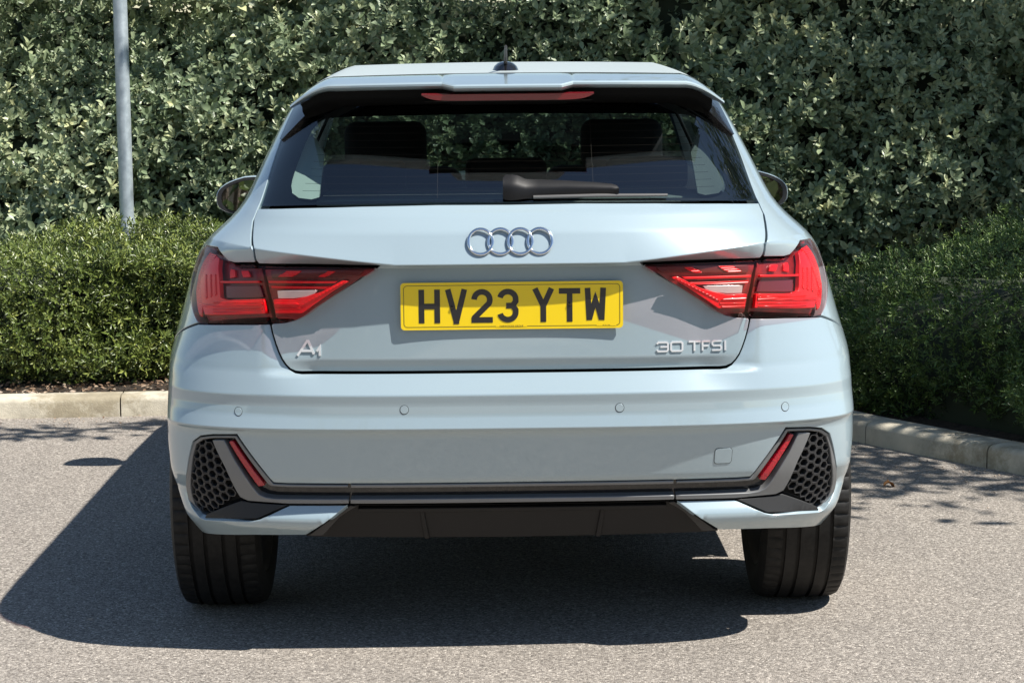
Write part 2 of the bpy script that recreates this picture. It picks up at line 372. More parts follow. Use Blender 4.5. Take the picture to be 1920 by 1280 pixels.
# joints: one falls at px 227 on the left
jl = on_z(227, 780)[0]; cum = [0]
for a, b in zip(kl[:-1], kl[1:]): cum.append(cum[-1]+np.linalg.norm(b-a))
cum = np.array(cum); kx = np.array([p[0] for p in kl]); s0 = np.interp(jl, kx, cum)
jr = on_z(1850, 878)[0]; s1 = np.interp(jr, kx, cum)
cuts = sorted(set([0.]+[s0-.915*k for k in range(1, 6) if s0-.915*k > .1]+[s0, s0+.9, s0+1.8, s0+2.45, s1-.61*2, s1-.61, s1, s1+.61, cum[-1]]))
cuts = [c for c in cuts if 0 <= c <= cum[-1]]; cuts = [c for i, c in enumerate(cuts) if i == 0 or c-cuts[i-1] > .2]
def at_s(s): return np.array((np.interp(s, cum, kx), np.interp(s, cum, [p[1] for p in kl])))
for a, b in zip(cuts[:-1], cuts[1:]):
    n = max(2, int((b-a)/.1)); kerb_stone([at_s(a+.003+(b-a-.006)*k/n) for k in range(n+1)])
# planting bed behind the kerb
bk = off_line(kl, .11); rows = [[(p[0], p[1], KH-.025) for p in bk]]
for h, (k, z) in enumerate(((.2, .075), (.6, .09), (3., .1), (9., .1))):
    rows.append([(p[0]+(k if p[0] > 1.0 else 0)*.9*max(0, min(1, (p[0]-.6)/.6)), p[1]+k, z) for p in bk])
tag(MB().grid(rows).build('planting_bed', SOIL), kind='structure')

# ------------------------------------------------------------------ the car
car = thing('hatchback', 'pale grey five-door hatchback with yellow plate HV23 YTW, parked nose to the kerb', 'car', loc=(0, 0, 0))
GAPL = [(560, 172), (553, 200), (527, 262), (505, 328), (484, 389), (475, 412), (472.5, 438), (476, 470), (480, 490)]      # tailgate shut line, upper part
GAPM = [(484, 512), (495, 560), (507, 607)]
GAPB = [(511, 625), (517, 645), (523, 661), (529, 674), (536, 684), (544, 692), (554, 697), (566, 698.5)]
LTOP = [(437, 495), (426, 492), (413, 476), (407, 464), (386, 460.5)]       # lamp top edge going outwards
LOUT = [(371, 485), (361, 512), (356, 545), (361, 585), (372, 606)]
ARC = lambda a0, a1, n=14, cy=.67, r=.352: [(cy-r*math.cos(R(a0+(a1-a0)*k/n)), .31+r*math.sin(R(a0+(a1-a0)*k/n))) for k in range(n+1)]
# tailgate lower panel: centre top -> glass corner -> gap down -> bottom centre
gl_bot = [(960, 381.5), (820, 382.2), (680, 385), (560, 388), (484, 389.5)]
tg = T(gl_bot)+T(GAPL[5:])+T([(484, 496)])
lamp_in_top = [(484, 497), (600, 499.5), (707, 501)]
lamp_in_low = [(704, 505), (650, 540), (582, 585), (562, 598), (545, 604), (507, 607)]
in_poly = [(483, 497), (560, 499), (640, 500.5), (709, 501.5), (704, 506), (650, 540), (590, 579), (570, 594), (553, 602), (535, 606), (509, 607.5)]
tail_poly = T(gl_bot)+T([(475, 412), (472.5, 438), (476, 470), (480, 490)])+T(in_poly, lampf)+T([(508, 610)])+T(GAPB)+T([(960, 698.5)])
tail_poly = [(0., tail_poly[0][1])]+tail_poly[1:-1]+[(0., T([(566, 698.5)])[0][1])]
tailgate = drape('tailgate', mirror_closed(tail_poly), PAINT, car, yf=tailf, gap=.0018, step=.013, thick=.03)
# bumper
seamY = YZ([(.36, .745), (.44, .69), (.50, .64)])
arcb = YZ(ARC(66, 4)); lipq = T([(378, 996), (392, 1001.5), (480, 1003.5), (575, 1003.5)])
insert_in = [(657, 944.5), (543, 945), (486, 972), (471, 975), (383, 973), (374, 969), (359, 948), (353.5, 935), (354.5, 854), (361, 828), (376, 817.5), (400, 815), (444, 815), (513, 905.5), (540, 907)]
zt = .4335
bp = [(0., T([(566, 698.5)])[0][1])]+T(GAPB)[::-1]+T([(507, 607), (440, 607), (372, 606.5)])+seamY+arcb+YZ([(.318, .325)])+lipq+T(insert_in)
bp = bp+[(0., T([(540, 907)])[0][1])]
bumper = drape('bumper', mirror_closed(bp), PAINT, car, yf=bumpf, gap=.0018, step=.013, thick=.014, maxd=.006)
# quarter panels with rear pillars
qp = T(GAPL[:-1])+T([(480, 493)])+T(LTOP, lampf)+T(LOUT, lampf)+seamY+YZ(ARC(66, 180, 24))+YZ([(1.02, .27), (1.24, .27), (1.24, .5), (1.2, .80), (1.17, .985), (1.05, 1.02), (.96, 1.06), (1.12, 1.305), (1.9, 1.31), (2.2, 1.24), (2.78, 1.0), (2.86, 1.0), (2.3, 1.27), (1.98, 1.350), (.9, 1.360), (.55, 1.352), (.44, 1.338)])+T([(566, 182)])
both('quarter_panel', qp, PAINT, car, gap=.0018, step=.02, thick=.03)
# doors, wings, side glass
both('rear_door', YZ([(1.25, .27), (2.0, .27), (2.02, .6), (2.0, .995), (1.18, .98), (1.21, .80), (1.25, .5)]), PAINT, car, gap=.0018, step=.03, rnd=1)
both('front_door', YZ([(2.006, .27), (2.86, .27), (2.95, .55), (2.93, .985), (2.01, .995), (2.026, .6)]), PAINT, car, gap=.0018, step=.03, rnd=1)
both('front_wing', YZ([(2.87, .27), (2.87, .31)]+ARC(0, 180, 20, 3.223)+[(3.66, .30), (3.66, .66), (3.6, .80), (3.3, .90), (2.94, .98), (2.957, .55)]), PAINT, car, gap=.0018, step=.03)
both('side_glass', YZ([(1.0, 1.065), (1.12, 1.30), (1.9, 1.305), (2.2, 1.235), (2.75, 1.0), (2.0, 1.0), (1.2, 1.0), (1.08, 1.03)]), GLASS, car, step=.05, thick=0, off=-.004)
# roof
def zroof(x, y): return 1.390+.026*np.clip((y-.4)/.9, 0, 1)**.8-.012*np.clip((y-1.6)/.5, 0, 1)**2-.03*np.abs(x)**2-1.9*np.clip(np.abs(x)-.43, 0, 1)**1.5
def roof_grid(y0, y1, hw, nx=49, ny=25):
    out = []
    for j in range(ny):
        y = y0+(y1-y0)*j/(ny-1); row = []
        for i in range(nx):
            t = -1+2*i/(nx-1); x = t*(hw(y) if callable(hw) else hw); row.append((x, y, float(zroof(x, y))))
        out.append(row)
    return out
ROOFP = mat('dusty_roof_paint', (.42, .47, .47), .5, 0, .35, .4, .22)
roof = MB().grid(roof_grid(.405, 1.99, .515)).build('roof', ROOFP, car, 60)
MB().grid([[(x, y, z-.02) for x, y, z in r] for r in roof_grid(.46, 2.0, .520, 19, 9)]).build('headlining', TRIM, car, 60)
# spoiler with notched trailing edge
def tip(x):
    ax = abs(x); c = np.clip((.156-ax)/.028, 0, 1)
    y = .185+.115*np.clip(ax/.52, 0, 1)**2.4-.022*c
    z = 1.3680-.0065*c-.006*np.clip(ax/.5, 0, 1)**2-.050*np.clip((ax-.43)/.10, 0, 1)**1.6
    return float(y), float(z)
xs = np.unique(np.concatenate([np.linspace(-.528, .528, 89), [s*v for s in (-1, 1) for v in (.128, .135, .142, .149, .156)]]))
G = []
for x in xs:
    ty, tz = tip(x); hy = .40; hz = float(zroof(x, .405))-.001; wing = np.clip((abs(x)-.40)/.128, 0, 1); th = 1-.75*wing**2
    row = []
    for t in np.linspace(1, 0, 9): row.append((x, ty+(hy-ty)*t, tz+.0035+(hz-tz-.0035)*t+.004*math.sin(math.pi*t)*(1-.75*wing)))
    row += [(x, ty-.0045, tz-.0005), (x, ty-.0045, tz-.005*th), (x, ty+.002, tz-.009*th), (x, ty+.02, tz-.013*th), (x, ty+.06, tz-.018*th), (x, .385, hz-.045*th)]
    G.append(row)
spoiler = MB().grid(G).build('roof_spoiler', PAINT, car, 28)
# black side blades joining spoiler and glass
for s in (1, -1):
    g = []
    for t in np.linspace(0, 1, 14):
        po = (563-36*t**.9, 186+77*t); pi_ = (648-118*t**.85, 178+87*t); row = []
        for k in np.linspace(0, 1, 7):
            x_, z_ = hit(po[0]+(pi_[0]-po[0])*k, po[1]+(pi_[1]-po[1])*k); q_ = q_of_x(x_, z_); p_ = P(q_*s, z_)+Pn(q_*s, z_)*(.005+.026*(1-t)**1.2*k**1.3); row.append(tuple(p_))
        x_, z_ = hit(*pi_); q_ = q_of_x(x_, z_); row.append(tuple(P(q_*s, z_)-Pn(q_*s, z_)*.001)); g.append(row)
    MB().grid(g).build('spoiler_blade', BLACKP, spoiler, 40)
bl = []
for x in np.linspace(-.205, .205, 41):
    ty, tz = tip(.0); k = 1-abs(x/.205)**10; yb = .178+.10*x*x; bl.append([(x, yb+.012, 1.3445), (x, yb, 1.3415), (x, yb+.001, 1.3400-.0135*k)])
MB().grid(bl).build('brake_light', mat('brake_light_red', (.16, .002, .007), .25, 0, 1.), spoiler, 40)
MB().grid([[(x, .1790+.10*x*x, 1.3262), (x, .1792+.10*x*x+.0015, 1.3250), (x, .30, 1.322)] for x in np.linspace(-.20, .20, 31)]).build('reflection_blocker', VOID, spoiler, 40)  # added black sheet, keeps the brake light out of the window's reflection
MB().grid([[(x, tip(x)[0]+.022, tip(x)[1]-.0135), (x, tip(x)[0]+.034, tip(x)[1]-.032), (x, tip(x)[0]+.10, tip(x)[1]-.045), (x, .385, 1.312-.03*max(0, abs(x)-.40)/.1)] for x in np.linspace(-.50, .50, 61)]).build('spoiler_underside', mat('underside_black', (.006, .006, .006), .8, spec=.1), spoiler, 40)

# rear window
wq = T([(960, 381)])+T([(820, 381.6), (680, 384.4), (560, 387.4), (486, 388.6)])+T([(505, 329), (527, 263), (551, 202)]); wq[0] = (0., wq[0][1])
ztop = 1.325; wq += [(q_of_x(.50, ztop), ztop), (0., ztop+.002)]
rear_window = drape('rear_window', mirror_closed(wq), GLASS, car, gap=.001, step=.03, thick=0, off=0, rows=False)
hol = T([(960, 366), (640, 371), (575, 374), (552, 366), (545, 345), (578, 254), (600, 225)]); hol[0] = (0., hol[0][1])
hol += [(q_of_x(.38, 1.285), 1.285), (0., 1.29)]
drape('window_border', mirror_closed(wq), mat('ceramic_border', (.006, .006, .007), .25), rear_window, holes=[chaikin(mirror_closed(hol), 2, maxd=.02)], gap=.004, step=.03, thick=0, off=-.004, rows=False)
hl = MB()
for k in range(11):
    z = 1.115+k*.0165; x1 = .50-(z-1.1)*.35; pts = [P(q_of_x(abs(x), z)*(1 if x > 0 else -1), z)+np.array((0, .004, 0)) for x in np.linspace(-x1, x1, 16)]
    hl.add([tuple(p) for p in pts]+[tuple(p+np.array((0, 0, .0008))) for p in pts], [(i, i+1, i+17, i+16) for i in range(15)])
for x in (-.17, .20):
    hl.add([tuple(P(q_of_x(abs(x), z)*(1 if x > 0 else -1), z)+np.array((d, .004, 0))) for z in (1.10, 1.29) for d in (0, .0012)], [(0, 1, 3, 2)])
hl.build('heater_line', mat('heater_copper', (.05, .028, .02), .6), rear_window)

# lamps -------------------------------------------------------------
def lamps(poly, name='tail_light'):
    return both(name, T(poly, lampf), LENS, car, yf=lampf, gap=.0016, step=.02, thick=.045, rows=False, off=.001, rnd=0)
out_poly = [(479.5, 495)]+LTOP+LOUT+[(504.5, 607)]+[(492, 560), (482, 515)]
in_poly = in_poly+[(497.5, 560), (486, 512)]
lo = lamps(out_poly); li = lamps(in_poly)
def inner(nm, pts, m, par, off, th=.012, **kw): both(nm, T(pts, lampf), m, par, yf=lampf, off=off, thick=th, rows=False, step=.02, gap=0, rr=.0012, **kw)
inner('lamp_housing', [(478, 497)]+[(437, 496), (426, 493), (413, 477), (407, 465), (386, 461), (371, 485), (361, 512), (356, 545), (361, 585), (372, 605), (504, 605), (491, 560), (481, 515)], MAROON, lo, -.030, .02)
inner('lamp_housing', [(486, 512), (484, 499), (700, 503), (650, 538), (590, 577), (570, 592), (553, 600), (535, 604), (510, 605), (498, 560)], MAROON, li, -.030, .02)
# outer lamp light guides: vertical blade, bottom bar, thin upper bar
inner('light_guide', [(400, 475), (404, 480), (403, 520), (406, 556), (418, 561), (440, 562), (490, 561), (494, 588), (376, 588), (372, 575), (368, 520), (371, 514)], REDBAR, lo, -.012)
inner('light_guide', [(400, 524.5), (480, 526), (481, 530), (401, 528.5)], REDBAR, lo, -.014)
inner('light_guide', [(410, 534), (478, 535), (486, 558), (412, 558)], mat('dark_plum', (.12, .012, .03), .3, 0, .5), lo, -.022)
inner('light_guide', [(372, 569), (488, 568), (489, 573), (373, 574)], REDRIB, lo, -.0085, .004)
inner('light_guide', [(357, 545), (362, 513), (371, 488), (386, 466), (398, 472), (376, 512), (370, 560), (369, 596), (362, 583)], REDRIB, lo, -.014, .004)
for dx_ in (0, 9, 18): inner('light_guide', [(377+dx_, 512), (379+dx_, 512), (381+dx_, 556-.3*dx_), (378+dx_, 560-.3*dx_)], REDRIB, lo, -.0095, .003)
for v_ in (565.5, 578, 583.5): inner('light_guide', [(392, v_), (488, v_), (488.5, v_+2), (392, v_+2)], REDRIB, lo, -.0095, .003)
for v_ in (578, 583.5): inner('light_guide', [(512, v_), (563-.6*(v_-578), v_), (560-.6*(v_-578), v_+2), (512.5, v_+2)], REDRIB, li, -.0095, .003)
for d_ in (0, 6, 12): inner('light_guide', [(560+d_, 573-d_*.6), (634+d_*.8, 534-d_*.4), (637+d_*.8, 534-d_*.4), (562+d_, 575-d_*.6)], REDRIB, li, -.0095, .003)
inner('light_guide', [(440, 503), (455, 503), (459, 519), (444, 519)], REDBAR, lo, -.022, .006)
inner('light_guide', [(418, 498), (427, 500), (428, 518), (416, 520)], REDBAR, lo, -.024, .006)
# inner lamp
inner('light_guide', [(508, 561.5), (548, 562), (575, 556), (600, 548), (640, 527), (653, 528), (620, 548), (563, 588), (513, 588.5)], REDBAR, li, -.012)
inner('light_guide', [(497, 526), (632, 528), (625, 532), (498, 530.5)], REDBAR, li, -.014)
inner('light_guide', [(500, 536), (618, 538), (608, 543), (503, 541.5)], REDRIB, li, -.018, .004)
inner('light_guide', [(510, 568), (552, 568), (560, 573), (511, 573)], REDRIB, li, -.0085, .004)
inner('reversing_lamp', [(514, 545), (592, 545), (586, 552), (570, 558), (545, 560.5), (516, 560.5)], CLEARL, li, -.016)
inner('light_guide', [(498, 503), (680, 505), (660, 520), (500, 522)], mat('smoked_red', (.11, .012, .010), .4, 0, .5), li, -.024, .004)
inner('light_guide', [(530, 505), (560, 505), (540, 520), (512, 520)], REDRIB, li, -.021, .003)
inner('light_guide', [(610, 506), (626, 506), (604, 521), (590, 521)], REDRIB, li, -.021, .003)

# bumper insert ------------------------------------------------------
bandf = base
cav = lambda z, ax: base(z, ax)
ins = [(0., T([(657, 944.5)])[0][1])]+T(insert_in)+[(0., T([(540, 907)])[0][1])]
INSB = drape('bumper_insert', mirror_closed(ins), BLACKP, bumper, yf=flat_band, off=-.018, thick=.03, gap=.0022, step=.03, rows=False)
CH = both('vent_grille', T([(398, 820), (385, 821), (372, 826), (366, 845), (364, 870), (363, 937), (369, 953), (381, 963), (453, 937)], flat_band), VOID, bumper, yf=flat_band, off=-.016, thick=.004, step=.03, rows=False)
bar = dict(yf=flat_band, rows=False, step=.02, rr=.0028)
# slim frame: up the outside, over the top, down the slope and along the top edge of the central bar
fo = [(383, 973), (374, 969), (359, 948), (353.5, 935), (354.5, 854), (361, 828), (376, 817.5), (400, 815), (444, 815), (513, 905.5), (540, 907), (655, 908)]
fi = [(655, 914.5), (540, 914), (509, 912), (503, 909), (440, 822), (400, 822), (381, 824.5), (368, 833), (361.5, 856), (360.5, 932), (365, 945), (379, 961), (386, 966)]
both('insert_frame', T(fo+fi, flat_band), GREYP, bumper, off=.001, thick=.022, gap=.0012, **bar)
both('insert_blade', T([(398, 823.5), (421, 823.5), (440, 861), (475, 914), (486, 926), (498, 931), (515, 933.5), (655, 934.5), (655, 943.5), (540, 943.5), (497, 940.5), (466, 938), (451, 931), (423, 876)], flat_band), GREYP, bumper, off=.003, thick=.022, gap=0, **bar)
def band(nm, v0, v1, m, off):
    z0 = T([(655, v0)], flat_band)[0]; z1 = T([(655, v1)], flat_band)[0]
    drape(nm, mirror_closed([(0., z0[1]), (z0[0]-.002, z0[1]), (z1[0]-.002, z1[1]), (0., z1[1])]), m, bumper, off=off, thick=.022, **bar)
band('insert_frame', 908, 914.5, GREYP, .001); band('insert_blade', 934.5, 943.5, GREYP, .003)
both('reflector', T([(426, 825.5), (437, 825.5), (499, 911.5), (484, 913.5)], flat_band), REFLECT, bumper, off=-.001, thick=.016, gap=.001, **bar)
both('lower_vent_plate', T([(386, 964), (452, 938), (466, 941), (497, 943.5), (540, 946), (482, 972), (383, 970.5)], lambda z, ax: np.interp(z, (.34, .40), (.050, .066))+0*ax), BLACKM, bumper, yf=lambda z, ax: np.interp(z, (.34, .40), (.050, .066))+0*ax, off=-.002, thick=.03, rows=False, step=.02)
# honeycomb: hexagonal cells as raised ribs
def honeycomb(sgn, par):
    lim = T([(399, 822), (386, 823), (372, 828), (366, 846), (365, 936), (371, 951), (382, 959), (451, 934), (422, 876)], flat_band)
    Lp = [(q*1., z) for q, z in lim]; qs = np.array([p[0] for p in Lp]); zs = np.array([p[1] for p in Lp])
    rr = .0130; hs_ = 1.25; dx = rr*1.5*hs_; dz = rr*math.sqrt(3); mb = MB(); seen = set()
    for i in range(0, 16):
        for j in range(0, 14):
            cq = qs.min()+i*dx; cz = zs.min()+j*dz+(dz/2 if i % 2 else 0)
            if not inside(np.array([(cq, cz)]), Lp)[0]: continue
            ring = [(cq+rr*hs_*.96*math.cos(math.pi/3*k), cz+rr*.93*math.sin(math.pi/3*k)) for k in range(6)]
            rin = [(cq+rr*hs_*.80*math.cos(math.pi/3*k), cz+rr*.80*math.sin(math.pi/3*k)) for k in range(6)]
            def p3(l, off):
                a = np.array(l); return [tuple(v) for v in P(a[:, 0]*sgn, a[:, 1], flat_band)+Pn(a[:, 0]*sgn, a[:, 1], flat_band)*off]
            V = p3(ring, -.016)+p3(ring, -.002)+p3(rin, -.002)+p3(rin, -.016)
            mb.add(V, [(r*6+k, r*6+(k+1) % 6, (r+1)*6+(k+1) % 6, (r+1)*6+k) for r in range(3) for k in range(6)])
    return mb.build('honeycomb_mesh', mat('honeycomb_black', (.05, .05, .052), .28, 0, .4), par, 20)
honeycomb(1, CH[0]); honeycomb(-1, CH[1])
# diffuser
dq = [(0., T([(657, 946.5)], diff)[0][1])]+T([(655, 946), (574, 1004.5), (600, 1006)], diff)+[(0., T([(700, 1008.5)], diff)[0][1])]
diffuser = drape('diffuser', mirror_closed(dq), DIFF, bumper, yf=diff, off=.0, thick=.03, step=.025, rows=False)
railf = lambda z, ax: np.interp(z, (.28, .385), (.100, .088))+0*ax
both('diffuser_rail', T([(656, 946.5), (672, 948), (655, 957), (637, 969), (606, 1004), (577, 1004)], railf), mat('rail_plastic', (.045, .043, .042), .4), diffuser, yf=railf, off=.0, thick=.05, step=.02, rows=False, rr=.003)
for s in (1, -1):
    z1 = T([(790, 952)], diff)[0]; z2 = T([(790, 1007)], diff)[0]; q0 = z1[0]
    drape('diffuser_fin', [(s*(q0-.006), z1[1]), (s*(q0+.004), z1[1]), (s*(q0+.006), z2[1]), (s*(q0-.008), z2[1])], DIFF, diffuser, yf=diff, off=.006, thick=.02, step=.02, rows=False, rr=.002)
z0 = T([(700, 947)], diff)[0][1]
drape('diffuser_lip', mirror_closed([(0., z0), (q_of_x(.37, z0), z0), (q_of_x(.375, z0), z0-.012), (0., z0-.012)]), DIFF, diffuser, yf=diff, off=.012, thick=.02, step=.02, rows=False, rr=.003)
# parking sensors and towing eye cover
def ring_on(nm, px, py, r_, par, m_gap=VOID):
    x, z = hit(px, py); s = -1 if px < 958 else 1; q = q_of_x(x, z)
    c = [(s*q+r_*math.cos(t), z+r_*math.sin(t)) for t in np.linspace(0, 2*math.pi, 29)[:-1]]
    return c
for px, py in ((447, 771), (758, 768), (1162, 764), (1472, 762)):
    c = ring_on('parking_sensor', px, py, .0098, bumper)
    o = drape('parking_sensor', c, PAINT, bumper, off=.0012, thick=.003, step=.006, rr=.0006, rows=False)
    cc = ring_on('', px, py, .0112, bumper); drape('sensor_gap', cc, mat('gap_grey', (.05, .055, .058), .7), o, off=.0004, thick=0, step=.006, rr=0, rows=False)
def rrect(cx, cy, hx, hy, r):
    out = []
    for (sx, sy, a0) in ((1, 1, 0), (-1, 1, 90), (-1, -1, 180), (1, -1, 270)):
        out += [(cx+sx*(hx-r)+r*math.cos(R(a0+a)), cy+sy*(hy-r)+r*math.sin(R(a0+a))) for a in (0, 22, 45, 68, 90)]
    return out
x, z = hit(1356, 854); q = q_of_x(x, z)
tow = drape('towing_eye_cover', rrect(q, z, .0215, .0185, .007), PAINT, bumper, off=.0012, thick=.003, step=.008, rr=.0006, rows=False)
drape('cover_gap', rrect(q, z, .0228, .0198, .008), bpy.data.materials['gap_grey'], tow, off=.0004, thick=0, step=.008, rr=0, rows=False)

# ------------------------------------------------------------------ number plate
PX, PZ = .003, float(on_y(958.5, 573, .03)[2]); PY = .0345
plate = MB(); rr_ = rrect(0, 0, .26, .0555, .009); n = len(rr_)
plate.add([(PX+x, PY-(.0016 if abs(x) < .25 else .0014), PZ+z) for x, z in rr_]+[(PX+x*.999, PY+.0015, PZ+z*.999) for x, z in rr_], [tuple(range(n))]+[(i, n+i, n+(i+1) % n, (i+1) % n) for i in range(n)])
pl = plate.build('number_plate', YELLOW, tailgate, 30)
def plate_xyz(x, z, d): return (PX+x, PY-.0016-d, PZ+z)
def stroke(mb, pts, wd, place, z0, closed=False):
    """flat ribbon with mitred joints"""
    p = [np.array(a, float) for a in pts]; n = len(p); Lf = []; Rt = []
    for i in range(n):
        a = p[i-1] if (i or closed) else None; b = p[(i+1) % n] if (i < n-1 or closed) else None
        d1 = (p[i]-a)/np.linalg.norm(p[i]-a) if a is not None else None; d2 = (b-p[i])/np.linalg.norm(b-p[i]) if b is not None else None
        if d1 is None: d1 = d2
        if d2 is None: d2 = d1
        n1 = np.array((-d1[1], d1[0])); n2 = np.array((-d2[1], d2[0])); m = n1+n2; m /= np.linalg.norm(m); k = wd/2/max(m.dot(n1), .35)
        Lf.append(p[i]+m*k); Rt.append(p[i]-m*k)
    V = [place(a[0], a[1], z0) for a in Lf]+[place(a[0], a[1], z0) for a in Rt]; e = n if closed else n-1
    mb.add(V, [(i, (i+1) % n, n+(i+1) % n, n+i) for i in range(e)])
def arc(cx, cy, rx, ry, a0, a1, n=10): return [(cx+rx*math.cos(R(a0+(a1-a0)*k/n)), cy+ry*math.sin(R(a0+(a1-a0)*k/n))) for k in range(n+1)]
hh, hw, st = .0395, .025, .0132; k_ = hh-st/2; wk = hw-st/2
GL = {
 'H': [[(-wk, -hh), (-wk, hh)], [(wk, -hh), (wk, hh)], [(-wk, 0), (wk, 0)]],
 'V': [[(-wk-.001, hh), (0, -hh+.003)], [(wk+.001, hh), (0, -hh+.003)], [(-.0066, -hh+.004), (.0066, -hh+.004)]],
 '2': [arc(0, k_-wk, wk, wk, 178, -30, 14)+[(-wk+.001, -k_+.006), (-wk, -k_)], [(-hw, -k_), (hw, -k_)]],
 '3': [arc(0, k_-wk*.95, wk, wk*.95, 168, 0, 12)+[(wk, .010), (wk-.007, .0)], [(-.004, 0), (wk-.003, 0)], [(wk-.007, .0), (wk, -.010)]+arc(0, -k_+wk*.95, wk, wk*.95, 0, -168, 12)],
 'Y': [[(-wk-.001, hh), (0, -.002), (wk+.001, hh)], [(0, .004), (0, -hh)]],
 'T': [[(-hw, k_), (hw, k_)], [(0, k_), (0, -hh)]],
 'W': [[(-wk, hh), (-wk+.004, -hh+.003)], [(wk, hh), (wk-.004, -hh+.003)], [(-wk+.004, -hh+.006), (0, .012), (wk-.004, -hh+.006)]]}
def glyph(ch, cx, place, parent, m, name='character', wd=st, sx=1., sz=1., dz=0.):
    mb = MB()
    for i, s in enumerate(GL[ch]): stroke(mb, [(cx+x*sx, z*sz+dz) for x, z in s], wd, place, .0004+.00012*i)
    return mb.build(name, m, parent)
for ch, px in zip('HV23YTW', (805, 855, 903, 951, 1017, 1066, 1114)):
    glyph(ch, (px-958.5)/796., plate_xyz, pl, INK)
mb = MB()
bo = rrect(0, 0, .2525, .0485, .008); stroke(mb, bo, .0011, plate_xyz, .0003, closed=True); mb.build('border_line', INK, pl)
for xa, xb in ((-.038, .035), (.198, .244)): MB().add([plate_xyz(x, z, .0004) for x, z in ((xa, -.0500), (xb, -.0500), (xb, -.0462), (xa, -.0462))], [(0, 1, 2, 3)]).build('line_break', YELLOW, pl)
def text_obj(s, size, parent, m, name, place, ext=0.):
    c = bpy.data.curves.new(name, 'FONT'); c.body = s; c.size = size; c.align_x = 'CENTER'; c.extrude = ext
    t = bpy.data.objects.new(name, c); COL.objects.link(t); dg = bpy.context.evaluated_depsgraph_get(); me = bpy.data.meshes.new_from_object(t.evaluated_get(dg)); bpy.data.objects.remove(t)
    o = bpy.data.objects.new(name, me); me.materials.clear(); me.materials.append(m); COL.objects.link(o); o.parent = parent; o.location = place; o.rotation_euler = (math.pi/2, 0, 0); return o
text_obj('HARWOODS GROUP', .0058, pl, INK, 'supplier_text', plate_xyz(-.0015, -.0500, .0006))
text_obj('BS AU 145e', .0036, pl, INK, 'standard_text', plate_xyz(.221, -.0492, .0006))
for px, py in ((848, 575), (1066, 571)):
    MB().lathe([(-.0035, .0001), (-.0032, .003), (-.0015, .0046), (0, .005)], 14, 'x').build('screw', BLACKP, pl).matrix_local = Matrix.Translation(plate_xyz((px-958.5)/796., -(py-573)/796.-.000, .0005)) @ Matrix.Rotation(math.pi/2, 4, 'Z')
# plinth the plate is screwed to


# ------------------------------------------------------------------ emblem and badges
x0, z0 = hit(903, 452); ez = hit(959, 452)[1]; rings = []
for k, px in enumerate((903, 940.5, 978, 1015)):
    X = (px-958.5)/812.; mb = MB(); pts = []; n = 48
    cy = float(base(np.array(ez), np.array(abs(X))))+float(Dz(ez)*0)-.006
    for i in range(n):
        t = 2*math.pi*i/n; r = .0282; ring_c = np.array((X+r*math.cos(t), ez+r*math.sin(t)))
        for j in range(8):
            a = 2*math.pi*j/8; rr2 = .0036*math.cos(a); dy = .0030*math.sin(a)
            X2 = X+(r+rr2)*math.cos(t); Z2 = ez+(r+rr2)*math.sin(t); sl_ = (Z2-ez)*.42
            pts.append((X2, cy+dy+sl_+(.0012 if k % 2 else 0), Z2))
    mb.add(pts, [(i*8+j, ((i+1) % n)*8+j, ((i+1) % n)*8+(j+1) % 8, i*8+(j+1) % 8) for i in range(n) for j in range(8)])
    mb.build('emblem_ring', CHROME, tailgate, 80)
def badge(strokes, wd, place, name, par, m=SILV, depth=.0028):
    mb = MB()
    for i, s in enumerate(strokes):
        cl = s[0] == s[-1] and len(s) > 2; p = s[:-1] if cl else s
        a = MB(); stroke(a, p, wd, lambda x, z, d: (x, z, d), 0, cl); n = len(a.V)//2
        top = [place(x, z, depth+.0002*i) for x, z, _ in a.V]; bot = [place(x, z, -.001) for x, z, _ in a.V]; b = len(top); Fc = list(a.F); e = n if cl else n-1
        for o_ in (0, n): Fc += [(o_+k, o_+(k+1) % n, b+o_+(k+1) % n, b+o_+k) for k in range(e)]
        if not cl: Fc += [(0, n, b+n, b), (n-1, 2*n-1, b+2*n-1, b+n-1)]
        # bevelled crown: raised centre line
        mb.add(top+bot, Fc)
    return mb.build(name, m, par, 30)
def surf_place(cx, cz, slant=0.):
    def f(x, z, d):
        X = cx+x+slant*z; Z = cz+z; s = 1 if X > 0 else -1; q = q_of_x(abs(X), Z)*s
        return tuple(P(q, Z)+Pn(q, Z)*d)
    return f
def cen(px, py):
    x, z = hit(px, py); return (x if px > 958 else -x), z
cx, cz = cen(578, 653)
badge([[(-.0235, -.018), (.001, .018)], [(.001, .018), (.0155, -.0145)], [(-.014, -.0065), (.010, -.0065)]], .0055, surf_place(cx-.002, cz+.001), 'model_badge', tailgate)
badge([[(.0195, -.006), (.0265, .004), (.0265, -.0165)]], .0055, surf_place(cx+.001, cz-.001), 'model_badge', tailgate)
cx, cz = cen(1297, 648.5); H = .0105; t_ = .0042
def o0(c, w_): return [(c-w_+.003, -H), (c+w_-.003, -H), (c+w_, -H+.003), (c+w_, H-.003), (c+w_-.003, H), (c-w_+.003, H), (c-w_, H-.003), (c-w_, -H+.003), (c-w_+.003, -H)]
badge([[(-.083, H-.004), (-.080, H), (-.060, H), (-.057, H-.003), (-.057, -H+.003), (-.060, -H), (-.080, -H), (-.083, -H+.004)], [(-.075, 0), (-.057, 0)]], t_, surf_place(cx, cz), 'engine_badge', tailgate)
badge([o0(-.036, .0135)], t_, surf_place(cx, cz), 'engine_badge', tailgate)
badge([[(-.008, H), (.020, H)], [(.006, H), (.006, -H-.001)]], t_, surf_place(cx, cz), 'engine_badge', tailgate)
